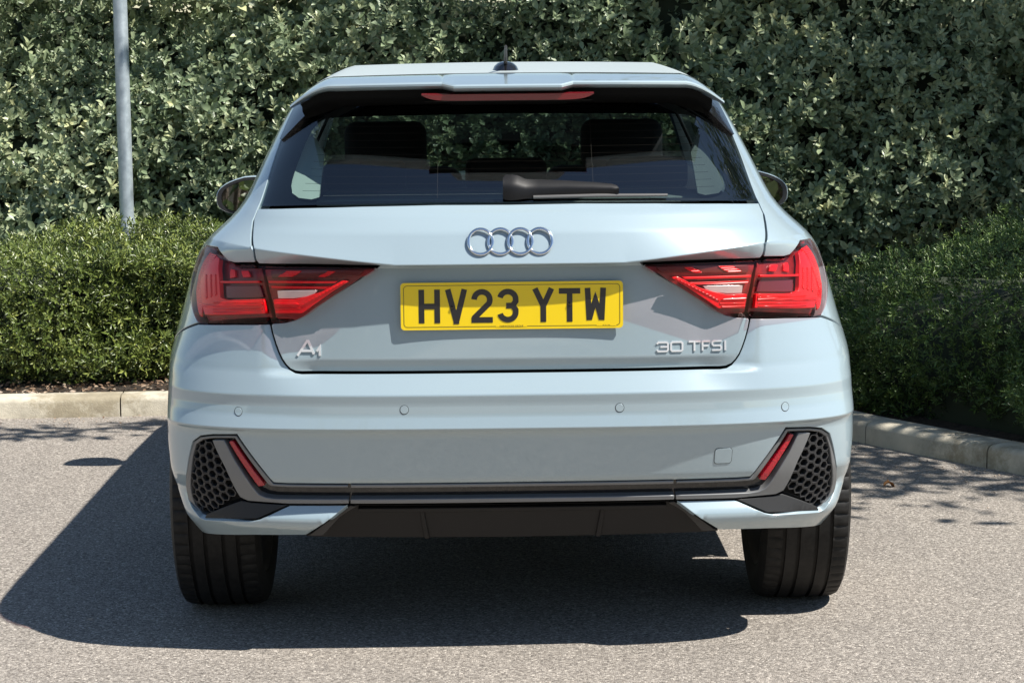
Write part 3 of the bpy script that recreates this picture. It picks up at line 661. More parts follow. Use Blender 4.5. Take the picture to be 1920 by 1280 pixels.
badge([[(.043, H), (.027, H), (.0255, H-.0015), (.0255, -H-.001)], [(.0255, 0), (.040, 0)]], t_, surf_place(cx, cz), 'engine_badge', tailgate)
badge([[(.071, H), (.052, H), (.049, H-.003), (.049, .003), (.052, 0), (.067, 0), (.070, -.003), (.070, -H+.003), (.067, -H), (.048, -H)]], t_, surf_place(cx, cz), 'engine_badge', tailgate)
badge([[(.0795, H+.001), (.0795, -H-.001)]], t_, surf_place(cx, cz), 'engine_badge', tailgate)

# ------------------------------------------------------------------ wiper
def gpt(px, py, off=0.):
    x, z = hit(px, py); s = -1 if px < 958 else 1; q = q_of_x(x, z)*s; return np.array(P(q, z)+Pn(q, z)*off)
wip = MB()
prof = [(943, 346, 375), (948, 340, 377), (958, 339, 378), (970, 341, 377), (985, 344, 375), (1010, 345, 373), (1060, 347.5, 371), (1110, 351, 371), (1145, 354.5, 371), (1155, 358, 371), (1159, 364, 370)]
G = []
for px, a, b in prof:
    c = (a+b)/2; hgt = .030 if px < 985 else .022
    A_ = gpt(px, a, .004); B_ = gpt(px, b, .004); A2 = gpt(px, a+.12*(b-a), hgt); B2 = gpt(px, b-.25*(b-a), hgt*.9); M_ = gpt(px, c, hgt*1.08)
    G.append([B_, B2, M_, A2, A_])
wip.grid(G); wip.F.append(tuple(range(5))[::-1]); k = len(wip.V); wip.F.append((k-5, k-4, k-3, k-2, k-1))
wiper = wip.build('rear_wiper', mat('wiper_plastic', (.008, .008, .009), .45, 0, 0, .3), car, 50)
MB().tube([gpt(1000, 374, .008), gpt(1120, 371.5, .009), gpt(1250, 370, .008)], [.0042, .0045, .0035], 8).build('wiper_blade', mat('wiper_rubber', (.16, .155, .15), .35, .3), wiper)
# ------------------------------------------------------------------ aerial
ab = on_y(948, 128, .52); az = float(zroof(ab[0], .52))
aer = MB().add([], [])
for ring_ in range(1):
    V = []; n = 20; lv = [(0, 1.06), (.003, 1.0), (.013, .86), (.021, .60), (.025, .25)]
    for h, s_ in lv:
        for k in range(n):
            t = 2*math.pi*k/n; V.append((ab[0]+.033*s_*math.cos(t), .56+.052*s_*math.sin(t)+h*.6, az-.002+h))
    aer.add(V, [(r*n+k, r*n+(k+1) % n, (r+1)*n+(k+1) % n, (r+1)*n+k) for r in range(len(lv)-1) for k in range(n)]+[tuple(len(V)-n+k for k in range(n))])
aerial = aer.build('aerial_base', BLACKP, roof, 50)
MB().tube([(ab[0], .55, az+.015), (ab[0], .51, az+.028), (ab[0], .46, az+.043), (ab[0], .40, az+.060)], [.0052, .0045, .004, .0035], 8).build('aerial_rod', BLACKM, aerial)

# ------------------------------------------------------------------ mirrors
def wing_mirror(s):
    g = []; cxm = .874; cz_ = .974
    def sect(y, sc_, zo=0):
        out = []
        for k in range(28):
            t = 2*math.pi*k/28; c, s_ = math.cos(t), math.sin(t)
            x = .100*abs(c)**.75*(1 if c > 0 else -1); z = .066*abs(s_)**.72*(1 if s_ > 0 else -1)
            z *= (1-.22*max(0, x/.10)); z -= .010*(x/.1)
            out.append((s*(cxm+x*sc_), y, cz_+zo+z*sc_))
        return out
    mb = MB(); rings = [sect(2.40, .86), sect(2.392, .93), sect(2.396, .98), sect(2.42, 1.0), sect(2.46, .96), sect(2.50, .80), sect(2.53, .5), sect(2.54, .1)]
    V = sum(rings, []); n = 28; Fc = [(r*n+k, r*n+(k+1) % n, (r+1)*n+(k+1) % n, (r+1)*n+k) for r in range(len(rings)-1) for k in range(n)]
    h = MB().add(V, Fc).build('wing_mirror', PAINT, car, 60)
    rim = sect(2.389, .95)+sect(2.389, .80); MB().add(rim+[(x, y+.01, z) for x, y, z in rim], [(k, (k+1) % n, n+(k+1) % n, n+k) for k in range(n)]).build('mirror_surround', BLACKM, h)
    MB().add([(x, y+.10*(z-cz_)+.055*s*(x-s*cxm), z) for x, y, z in sect(2.389, .82)], [tuple(range(n))]).build('mirror_glass', MIRR, h)
    MB().tube([(s*.70, 2.46, .95), (s*.84, 2.45, .945)], [.03, .022], 10).build('mirror_arm', BLACKM, h)
wing_mirror(1); wing_mirror(-1)

# ------------------------------------------------------------------ wheels
def wheel(s, y, name='wheel', xo=.864):
    w_ = thing(name); w_.parent = car
    NS = 300; half = .1075
    def rad(r, sipe=False):
        return (lambda k: r-(.005 if (k % 5 == 0) else 0)) if sipe else r
    prof = [(-half+.004, .222), (-half-.004, .245), (-half-.006, .265), (-half-.001, .290), (-half+.006, .3020), (-.090, rad(.3070, True)), (-.072, rad(.3085, True)), (-.0640, .3090), (-.0635, .3015), (-.0550, .3015), (-.0545, .3096)]
    for c in (-.0235,): prof += [(-.0275, .3100), (-.0270, .3022), (-.0185, .3022), (-.0180, .3100)]
    full = prof+[(-x, (r if callable(r) else r)) for x, r in prof[::-1]]
    t = MB().lathe(full, NS).build('tyre', RUBBER, w_, 28)
    rp = [(-half+.004, .223), (-half+.010, .215), (-.085, .208), (.0, .195), (.085, .208), (half-.010, .215), (half-.004, .223)]
    MB().lathe(rp, 80).build('rim', ALLOY, w_, 40)
    hub = MB()
    for k in range(5):
        a = 2*math.pi*k/5
        for d in (-.16, .16):
            b = a+d; p0 = (.060, .05*math.cos(a), .05*math.sin(a)); p1 = (.085, .205*math.cos(b), .205*math.sin(b)); hub.tube([p0, p1], [.026, .017], 8)
    hub.lathe([(.02, .0001), (.065, .06), (.085, .05), (.088, .0001)], 24)
    hub.build('spokes', ALLOY, w_, 40); 
    MB().lathe([(-.02, .0001), (-.02, .13), (.0, .135), (.02, .13)], 40).build('brake_disc', mat('brake_steel', (.18, .17, .16), .45, .9) if 'brake_steel' not in bpy.data.materials else bpy.data.materials['brake_steel'], w_)
    w_.location = (s*(xo-half-.006), y, .309); w_.scale = (s, 1, 1)
    return w_
for y in (.668, 3.222):
    for s in (1, -1): wheel(s, y)

# ------------------------------------------------------------------ inner shell, underbody, arches, front
ub = MB().box((0, 2.35, .255), (.50, 1.40, .035), .01).box((0, .62, .36), (.48, .30, .06), .01)
ub.tube([(-.6, .66, .30), (.6, .66, .30)], .035, 10).tube([(.30, 1.1, .245), (.30, 1.6, .235), (.30, 2.8, .235)], .028, 10)
ub.build('underbody', VOID, car)
for s in (1, -1):
    for yc in (.66, 3.223):
        g = []
        for a in np.linspace(-5, 185, 20):
            y = yc-.365*math.cos(R(a)); z = .31+.365*math.sin(R(a)); g.append([(s*.785, y, z), (s*.60, y, z), (s*.58, yc, .4)])
        MB().grid(g).build('wheel_arch_liner', VOID, car, 60)
# dark liner behind the outer panels so shut lines read as gaps
both('inner_panel', YZ([(.33, .40), (.33, .66), (.42, .70)])[::1]+T([(386, 640), (386, 470), (430, 455), (470, 405)])+[(q_of_x(.50, 1.06), 1.06), (q_of_x(.50, .42), .42)], VOID, car, off=-.052, thick=0, step=.05, rows=False)
xi = [(0., .40), (q_of_x(.56, .40), .40), (q_of_x(.56, 1.05), 1.05), (0., 1.07)]
drape('inner_panel', mirror_closed(xi), VOID, car, off=-.075, thick=0, step=.05, rows=False)
# bonnet, windscreen, front
g = []
for y in np.linspace(2.80, 3.98, 14):
    t = (y-2.8)/1.18; hwid = .73-.10*t**2; row = []
    for x in np.linspace(-1, 1, 15): row.append((x*hwid, y, 1.0-.13*t-.16*t**3-.035*x*x))
    g.append(row)
MB().grid(g).build('bonnet', PAINT, car, 60)
g = []
for t in np.linspace(0, 1, 9):
    y = 2.86-.90*t; z = .985+.398*t; hwid = .70-.20*t; g.append([(x*hwid, y+.02-.10*x*x*(1-.5*t), z-.025*x*x) for x in np.linspace(-1, 1, 13)])
MB().grid(g).build('windscreen', GLASS, car, 60)
g = []
for z, y, wd in ((.22, 3.93, .66), (.30, 3.98, .74), (.45, 4.03, .78), (.60, 4.02, .80), (.72, 3.99, .78), (.78, 3.93, .74)):
    g.append([(wd*x, y-.38*abs(x)**4, z) for x in np.linspace(-1, 1, 21)])
MB().grid(g).build('front_bumper', PAINT, car, 60)
MB().box((0, 4.03, .52), (.36, .012, .12), .02).build('front_grille', BLACKM, car)
for s in (1, -1): MB().box((s*.60, 3.90, .70), (.13, .05, .045), .02, rz=-s*.35).build('headlight', CLEARL, car)

# ------------------------------------------------------------------ interior
MB().box((0, 1.9, .30), (.70, 1.4, .02)).build('cabin_floor', VOID, car)
MB().box((0, .56, .60), (.60, .42, .012)).box((0, .66, .60), (.775, .35, .011)).build('boot_floor', VOID, car)
MB().box((0, .55, 1.078), (.47, .24, .008), .004).build('parcel_shelf', SHELF_SHADED_TRIM, car)
rs = MB().box((0, .87, .80), (.60, .05, .27), .04).box((0, 1.05, .52), (.60, .25, .08), .04).build('rear_seat', SEAT, car)
for x in (-.38, 0, .38): MB().box((x, .87, 1.115), (.11, .035, .045), .025).build('headrest', SEAT, rs)
for s in (1, -1):
    f_ = MB().box((s*.36, 1.68, .80), (.235, .07, .30), .05).box((s*.36, 1.95, .48), (.235, .24, .08), .05).build('front_seat', SEAT, car)
    MB().box((s*.36, 1.66, 1.165), (.125, .045, .075), .035).build('headrest', SEAT, f_)
    both
MB().box((0, 2.55, .88), (.66, .16, .10), .05).build('dashboard', SEAT, car)
MB().box((.02, 2.10, 1.305), (.115, .012, .032), .01).build('interior_mirror', SEAT, car)
both('pillar_trim', YZ([(.34, 1.04), (.52, 1.30), (.62, 1.345), (2.0, 1.345), (2.0, 1.31), (1.08, 1.30), (.98, 1.05)]), SEAT, car, off=-.045, thick=.004, step=.05, rows=False)
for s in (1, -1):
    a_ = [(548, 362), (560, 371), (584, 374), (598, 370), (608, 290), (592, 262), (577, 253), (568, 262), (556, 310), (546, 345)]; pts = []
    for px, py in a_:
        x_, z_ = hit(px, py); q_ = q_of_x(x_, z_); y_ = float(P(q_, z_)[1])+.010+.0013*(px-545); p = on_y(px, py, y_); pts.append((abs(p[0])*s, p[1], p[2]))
    n = len(pts); MB().add(pts+[(x, y+.03, z) for x, y, z in pts], [tuple(range(n))]+[(i, (i+1) % n, n+(i+1) % n, n+i) for i in range(n)]).build('pillar_trim', TRIM if s < 0 else SHELF_SHADED_TRIM, car, 40)  # right trim darker than its left twin: shade put into the colour
both('side_lining', YZ([(.35, 1.03), (.35, .5), (2.7, .5), (2.7, .98), (1.0, .99)]), SEAT, car, off=-.05, thick=0, step=.08, rows=False)
both('pillar_trim', YZ([(1.88, .99), (2.0, .99), (2.0, 1.335), (1.9, 1.335)]), SEAT, car, off=-.03, thick=.004, step=.05, rows=False)

# ------------------------------------------------------------------ foliage
def leaf_material(name, cols, back, rough=.45, coat=.0, trans=.12):
    m = mat(name, cols[0], rough); b = bsdf(m)
    at = N(m, 'ShaderNodeAttribute'); at.attribute_name = 'leafvar'
    r = ramp(m, at.outputs['Fac'], [(i/(len(cols)-1), c) for i, c in enumerate(cols)])
    geo = N(m, 'ShaderNodeNewGeometry'); mx = N(m, 'ShaderNodeMix', data_type='RGBA'); L(m, geo.outputs['Backfacing'], mx.inputs[0]); L(m, r.outputs[0], mx.inputs[6])
    mb_ = N(m, 'ShaderNodeMix', data_type='RGBA'); mb_.inputs[0].default_value = .6; L(m, r.outputs[0], mb_.inputs[6]); mb_.inputs[7].default_value = (*back, 1); L(m, mb_.outputs[2], mx.inputs[7])
    L(m, mx.outputs[2], b.inputs['Base Color']); b.inputs['Coat Weight'].default_value = coat; b.inputs['Coat Roughness'].default_value = .25
    tr = N(m, 'ShaderNodeBsdfTranslucent'); L(m, mx.outputs[2], tr.inputs[0]); ms = N(m, 'ShaderNodeMixShader'); ms.inputs[0].default_value = trans
    L(m, b.outputs[0], ms.inputs[1]); L(m, tr.outputs[0], ms.inputs[2]); L(m, ms.outputs[0], m.node_tree.nodes['Material Output'].inputs[0])
    return m
BIG_T = (np.array([(0, 0, 0), (.32, 0, -.03), (.68, 0, -.02), (1, 0, -.10), (.28, .40, .06), (.66, .42, .05), (.28, -.40, .06), (.66, -.42, .05)]),
         [(0, 1, 4), (1, 2, 5, 4), (2, 3, 5), (0, 6, 1), (1, 6, 7, 2), (2, 7, 3)])
SM_T = (np.array([(0, 0, 0), (.55, .30, .05), (1, 0, -.06), (.55, -.30, .05), (.5, 0, -.04)]), [(0, 4, 1), (4, 2, 1), (0, 3, 4), (4, 3, 2)])
def unit(a): return a/np.maximum(np.linalg.norm(a, axis=-1, keepdims=True), 1e-9)
def leaves(name, pos, d, nrm, Ls, Ws, var, m, tmpl, parent=None):
    """one mesh of leaves: pos base point, d direction, nrm face normal"""
    T_, Fc = tmpl; d = unit(d); s = unit(np.cross(nrm, d)); nn = np.cross(d, s); k = len(T_); n = len(pos)
    V = pos[:, None]+d[:, None]*(T_[None, :, 0:1]*Ls[:, None, None])+s[:, None]*(T_[None, :, 1:2]*Ws[:, None, None])+nn[:, None]*(T_[None, :, 2:3]*Ls[:, None, None])
    lt = np.array([len(f) for f in Fc]); lv = np.concatenate([np.array(f) for f in Fc]); base_ = np.arange(n)[:, None]*k
    loops = (lv[None]+base_).ravel(); tot = np.tile(lt, n); st = np.concatenate(([0], np.cumsum(tot)[:-1]))
    me = bpy.data.meshes.new(name); me.vertices.add(n*k); me.vertices.foreach_set('co', V.reshape(-1).astype('f4'))
    me.loops.add(len(loops)); me.loops.foreach_set('vertex_index', loops.astype('i4')); me.polygons.add(len(tot)); me.polygons.foreach_set('loop_start', st.astype('i4')); me.polygons.foreach_set('loop_total', tot.astype('i4'))
    at = me.attributes.new('leafvar', 'FLOAT', 'POINT'); at.data.foreach_set('value', np.repeat(var, k).astype('f4'))
    me.update(calc_edges=True); me.shade_smooth(); me.materials.append(m)
    o = bpy.data.objects.new(name, me); COL.objects.link(o)
    if parent: o.parent = parent
    return o
def vnoise(x, y, seed=0):
    r = np.random.default_rng(seed); out = 0
    for k in range(14):
        a = r.uniform(0, 2*math.pi); f = r.uniform(1.5, 9)*(1 if k < 7 else 2); out = out+np.sin(x*f*math.cos(a)+y*f*math.sin(a)+r.uniform(0, 6.3))/f
    return out
def shoots(base_pos, outward, nleaf, L0, W0, spread, up=.5, jit=.35, lj=.25):
    """whorls of leaves round short shoots"""
    n = len(base_pos); ax = unit(outward+np.array((0, 0, up))+rng.normal(0, jit, (n, 3)))
    a = unit(np.cross(ax, rng.normal(0, 1, (n, 3)))); b = np.cross(ax, a)
    P_, D_, N_, L_, W_, V_ = [], [], [], [], [], []
    sv = np.clip(.5+.30*vnoise(base_pos[:, 0]*1.1+base_pos[:, 1], base_pos[:, 2]*1.5, 31)+rng.normal(0, .24, n), 0, 1); sc_ = rng.uniform(.70, 1.25, n)*np.clip(1+.18*vnoise(base_pos[:, 0]*.8, base_pos[:, 2], 32), .75, 1.3)
    for k in range(nleaf):
        t = 2.4*k+rng.uniform(0, .6, n); rad = a*np.cos(t)[:, None]+b*np.sin(t)[:, None]; h = (k/nleaf)
        tilt = spread*(1.15-.75*h)*rng.uniform(.7, 1.25, n)
        d = ax*np.cos(tilt)[:, None]+rad*np.sin(tilt)[:, None]; nrm = unit(ax*np.sin(tilt)[:, None]-rad*np.cos(tilt)[:, None]+rng.normal(0, .22, (n, 3)))
        P_.append(base_pos+ax*(h*L0*1.1)[..., None] if np.ndim(h) else base_pos+ax*(h*L0*1.1)); D_.append(d); N_.append(nrm)
        l = L0*sc_*rng.uniform(1-lj, 1+lj, n)*(1-.35*h); L_.append(l); W_.append(l*W0*rng.uniform(.85, 1.15, n)); V_.append(np.clip(.55*sv+.45*rng.uniform(0, 1, n), 0, 1))
    return [np.concatenate(v) for v in (P_, D_, N_, L_, W_, V_)]
def merge(*sets): return [np.concatenate(v) for v in zip(*sets)]

# tall hedge of broad silvery-green leaves ---------------------------------
YH = 5.35; HX0, HX1 = -4.6, 4.8
tall = thing('hedge', 'tall dense hedge of broad grey-green leaves filling the background behind the car', 'hedge', loc=(0, YH, 0))
LEAFB = leaf_material('broad_leaf', [(.08, .115, .055), (.155, .215, .115), (.25, .32, .185), (.36, .42, .25), (.62, .63, .33)], (.48, .51, .35), .45, .15, .18)
def topz(x): return 1.87+.05*np.sin(x*1.3+.5)+.05*vnoise(x*1.0, x*.3, 3)
n1_ = 22000; x = rng.uniform(HX0, HX1, n1_); z = rng.uniform(.02, 1, n1_)**.9*topz(x)
dep = .16*vnoise(x*1.2, z*1.6, 5)+.05*vnoise(x*4, z*5, 6)+rng.uniform(0, .22, n1_)+(.12+.75*np.clip((-.5-x)/.8, 0, 1))*np.clip(z-1.12-.25*np.clip(x+2, -.6, .8), 0, 1)
s1_ = shoots(np.stack([x, YH+dep, z], 1), np.array((0, -1., 0)), 6, .051, .52, 1.05, .50, .46)
n2_ = 4000; x = rng.uniform(HX0, HX1, n2_); y = rng.uniform(YH+.05, YH+1.1, n2_)
s2_ = shoots(np.stack([x, y, topz(x)+.12*vnoise(x, y, 9)-.03], 1), np.array((0, -.2, 1.)), 6, .056, .52, 1.0, .5, .5)
n3_ = 420; x = rng.uniform(HX0, HX1, n3_); z = rng.uniform(.3, 1, n3_)*topz(x)     # young shoots standing proud of the clipped face
dep = .16*vnoise(x*1.2, z*1.6, 5)-.05+(.12+.75*np.clip((-.5-x)/.8, 0, 1))*np.clip(z-1.12-.25*np.clip(x+2, -.6, .8), 0, 1)
s3_ = shoots(np.stack([x, YH+dep, z], 1), np.array((0, -.7, .6)), 9, .048, .46, .9, .8, .3); s3_[5] = np.clip(s3_[5]*.5+.5, 0, 1)
S = merge(s1_, s2_, s3_); S[0] = S[0]-np.array((0, YH, 0)); f = leaves('foliage', *S, LEAFB, BIG_T, tall)
CORE = mat('hedge_core', (.03, .04, .022), 1.)
cx_ = np.linspace(HX0, HX1, 60); g = [[(x_, .30+.10*float(vnoise(x_*1.2, zz*1.6, 5))+(.12+.75*min(max((-.5-x_)/.8, 0), 1))*max(0, zz*1.85-1.12-.25*min(max(x_+2, -.6), .8)), zz*float(topz(x_)-.12)) for x_ in cx_] for zz in np.linspace(0, 1, 14)]+[[(x_, 1.3, float(topz(x_))-.15) for x_ in cx_], [(x_, 1.35, 0) for x_ in cx_]]
MB().grid(g).build('branch_core', CORE, tall, 80)
# twigs on the face
TWIG = mat('twig', (.10, .075, .05), .8); tw = MB()
for k in range(0):
    x_ = random.uniform(-3, 3.2); z_ = random.uniform(.1, 1.85); a = random.uniform(-.8, .8)
    p = Vector((x_, .13+.16*float(vnoise(x_*1.2, z_*1.6, 5)), z_)); d = Vector((math.sin(a), -.4, math.cos(a)))*random.uniform(.08, .2); tw.tube([p, p+d*.5+Vector((.01, 0, 0)), p+d], [.003, .0025, .0015], 4, False)


# low clipped hedge on the left --------------------------------------------
low = thing('hedge', 'low clipped hedge with fine yellow-green leaves behind the left kerb', 'hedge', loc=(-1.9, 4.1, 0))
LEAFS = leaf_material('fine_leaf', [(.040, .068, .014), (.095, .138, .028), (.17, .22, .046), (.36, .39, .095)], (.13, .16, .07), .40, .3, .15)
LX0, LX1, LY0, LY1, LZ = -4.3, -.15, 4.16, 5.05, .605
def lowsurf(n, mode):
    if mode == 'front':
        x = rng.uniform(LX0, LX1, n); z = rng.uniform(.1, 1, n)*LZ; y = LY0+.11*vnoise(x*1.6, z*2.2, 11)-.05*np.sin(z/LZ*3.14)+.22*np.clip((z-.60)/.14, 0, 1)**2+.16*np.clip((.20-z)/.15, 0, 1)+rng.uniform(0, .13, n)
        return np.stack([x, y, z], 1), np.array((0, -1., 0))
    x = rng.uniform(LX0, LX1, n); y = rng.uniform(LY0+.1, LY1, n); return np.stack([x, y, LZ+.055*vnoise(x*2, y*2, 12)+rng.uniform(-.10, .02, n)], 1), np.array((0, -.3, 1.))
a_, o_ = lowsurf(9500, 'front'); b_, p_ = lowsurf(5600, 'top')
lsx = a_[:, 0] > -1.75
S = merge(shoots(a_[~lsx], o_, 7, .028, .62, 1.1, .7, .6), shoots(a_[lsx], o_, 7, .040, .40, 1.05, .7, .55), shoots(b_, p_, 7, .031, .52, 1.05, .6, .5))
S[0] = S[0]-np.array((-1.9, 4.1, 0)); leaves('foliage', *S, LEAFS, SM_T, low)
g = [[(x_+1.9, LY0-4.1+.16+.11*float(vnoise(x_*1.6, zz*LZ*2.2, 11)), .08+zz*(LZ-.13)) for x_ in np.linspace(LX0, LX1, 40)] for zz in np.linspace(0, 1, 9)]+[[(x_+1.9, .95, LZ-.06) for x_ in np.linspace(LX0, LX1, 40)], [(x_+1.9, 1.0, .05) for x_ in np.linspace(LX0, LX1, 40)]]
MB().grid(g).build('branch_core', CORE, low, 80)
st_ = MB()
for k in range(0):
    x_ = random.uniform(LX0, LX1)+1.9; st_.tube([(x_, random.uniform(.15, .35), .05), (x_+random.uniform(-.06, .06), .12, .28)], [.006, .004], 5, False)


# dark fine-leaved hedge on the right, following the kerb ------------------
rh = thing('hedge', 'dark green fine-leaved hedge sloping down behind the right kerb', 'hedge', loc=(1.9, 3.0, 0))
LEAFR = leaf_material('dark_fine_leaf', [(.030, .070, .014), (.072, .135, .028), (.125, .205, .042), (.27, .35, .085)], (.06, .09, .03), .45, .15, .12)
RP = [np.array(p) for p in resample([(.30, yl+.10), (.75, yl+.06), (1.06, yl-.05), (1.22, 3.55)]+off_line(KR, .17)[0:]+[(2.6, 1.1)], .05)]
RP = np.array(RP); rcum = np.concatenate(([0], np.cumsum(np.linalg.norm(np.diff(RP, axis=0), axis=1))))
RT = np.gradient(RP, axis=0); RT = unit(RT); RN = np.stack([RT[:, 1], -RT[:, 0]], 1)     # outward (to the road)
def rheight(x): return np.clip(.50+.40*(x-1.35), .40, .98)
def rh_pts(n, mode):
    s = rng.uniform(0, rcum[-1], n); px_ = np.interp(s, rcum, RP[:, 0]); py_ = np.interp(s, rcum, RP[:, 1]); nx_ = np.interp(s, rcum, RN[:, 0]); ny_ = np.interp(s, rcum, RN[:, 1]); H_ = rheight(px_)
    if mode == 'front':
        z = rng.uniform(.04, 1, n)*H_+.03; d = .10*vnoise(s*2, z*2.5, 21)-.12+.10*np.sin(np.clip(z/H_, 0, 1)*3.0)-.22*np.clip((z/H_-.72)/.28, 0, 1)**2-rng.uniform(0, .10, n)
        return np.stack([px_+nx_*d, py_+ny_*d, z], 1), np.stack([nx_, ny_, 0*nx_], 1)
    t = rng.uniform(.12, 1.5, n); x_ = px_-nx_*t; y_ = py_-ny_*t; z = rheight(x_-t*.35)+.04*vnoise(x_*2, y_*2, 22)+.05*t+rng.uniform(-.06, .02, n); return np.stack([x_, y_, z], 1), np.stack([nx_*.5, ny_*.5, 0*nx_+1], 1)
a_, o_ = rh_pts(9000, 'front'); b_, p_ = rh_pts(9000, 'top')
ok = b_[:, 1] < YH; b_, p_ = b_[ok], p_[ok]
S = merge(shoots(a_, o_, 7, .024, .46, .95, .6, .5), shoots(b_, p_, 7, .024, .46, .95, .4, .5)); S[0] = S[0]-np.array((1.9, 3.0, 0)); leaves('foliage', *S, LEAFR, SM_T, rh)
g = []
for k_i in range(0, len(RP), 3):
    p, nn = RP[k_i], RN[k_i]; H_ = float(rheight(p[0])); row = []
    for d, z in ((-.13, .07), (-.14, .3*H_), (-.16, .7*H_), (-.30, H_-.07), (-.8, H_+.0), (-1.5, H_+.02), (-1.52, .05)): row.append((p[0]+nn[0]*d-1.9, p[1]+nn[1]*d-3.0, z))
    g.append(row)
MB().grid(g).build('branch_core', CORE, rh, 80)

# leaf litter and stones on the bed behind the left kerb --------------------
LIT = leaf_material('dry_leaf', [(.06, .035, .02), (.16, .095, .055), (.30, .20, .13), (.42, .34, .25)], (.3, .22, .15), .8, 0, .1)
n = 2600; x = rng.uniform(-4, .9, n); y = 3.9+rng.uniform(0, .42, n)**1.0; pz = .068+.03*rng.uniform(0, 1, n)
d = unit(np.stack([rng.normal(0, 1, n), rng.normal(0, 1, n), rng.normal(0, .35, n)], 1)); nr = unit(np.stack([rng.normal(0, .5, n), rng.normal(0, .5, n), np.ones(n)], 1))
l_ = rng.uniform(.012, .032, n)
tag(leaves('leaf_litter', np.stack([x, y, pz], 1), d, nr, l_, l_*.5, rng.uniform(0, 1, n), LIT, BIG_T), kind='stuff', label='dry brown leaf litter on the soil under the low hedge', cat='leaf litter')
STN = mat('stone', (.42, .34, .27), .85); stn = MB()
import bmesh
for k in range(90):
    bm = bmesh.new(); bmesh.ops.create_icosphere(bm, subdivisions=1, radius=1)
    r_ = random.uniform(.005, .016); c_ = (random.uniform(-3.8, -.6), 3.93+random.uniform(0, .10), .068)
    V = [(c_[0]+v.co.x*r_*random.uniform(.8, 1.4), c_[1]+v.co.y*r_, c_[2]+v.co.z*r_*.7) for v in bm.verts]; bm.verts.index_update(); stn.add(V, [[v.index for v in f_.verts] for f_ in bm.faces]); bm.free()
tag(stn.build('gravel', STN, None, 60), kind='stuff', label='scattered small stones on the soil beside the left kerb', cat='gravel')
# single dead leaf on the tarmac
lp_ = on_z(1668, 913); V = []; Fc = []; a = 9; b = 6
for i in range(a):
    for j in range(b):
        u_, v_ = i/(a-1), j/(b-1)-.5; wv = math.sin(math.pi*min(1, u_*1.02)**.8)*(1+.35*math.sin(u_*14)); V.append((u_*.062, v_*.042*wv, .004+.020*abs(v_)*2*wv*.5+.012*math.sin(u_*5)+.004*math.sin(j*2+i)))
Fc = [(i*b+j, i*b+j+1, (i+1)*b+j+1, (i+1)*b+j) for i in range(a-1) for j in range(b-1)]
dl = mesh_obj('fallen_leaf', V, Fc, mat('dead_leaf', (.36, .17, .06), .7), smooth=True); dl.location = (lp_[0]-.02, lp_[1], .001); dl.rotation_euler = (0, 0, .3); dl.scale = (.8, .8, .8)
tag(dl, 'curled orange-brown dead leaf lying on the tarmac right of the car', 'leaf')

# lamp column ---------------------------------------------------------------
GALV = mat('galvanised', (.36, .40, .43), .5, .45); _n = noise(GALV, 25, 5, .6); _c = ramp(GALV, _n.outputs[0], [(.35, (.38, .44, .48)), (.7, (.56, .63, .67))]); L(GALV, _c.outputs[0], bsdf(GALV).inputs['Base Color'])
lpp = on_y(238, 405, 5.02); lc = thing('lamp_post', 'slim grey galvanised lamp post standing between the two left hedges', 'lamp post', loc=(float(lpp[0]), 5.02, 0))
MB().tube([(0, 0, -.02), (0, 0, .66), (0, 0, .69), (0, 0, .73)], [.043, .043, .041, .031], 24, False).build('base_section', GALV, lc, 50)
MB().tube([(0, 0, .70), (0, 0, 2.5), (0, 0, 5.2)], [.0325, .032, .029], 24).build('pole', GALV, lc, 50)
MB().box((0, -.25, 5.22), (.10, .32, .04), .03).build('lantern', GALV, lc)

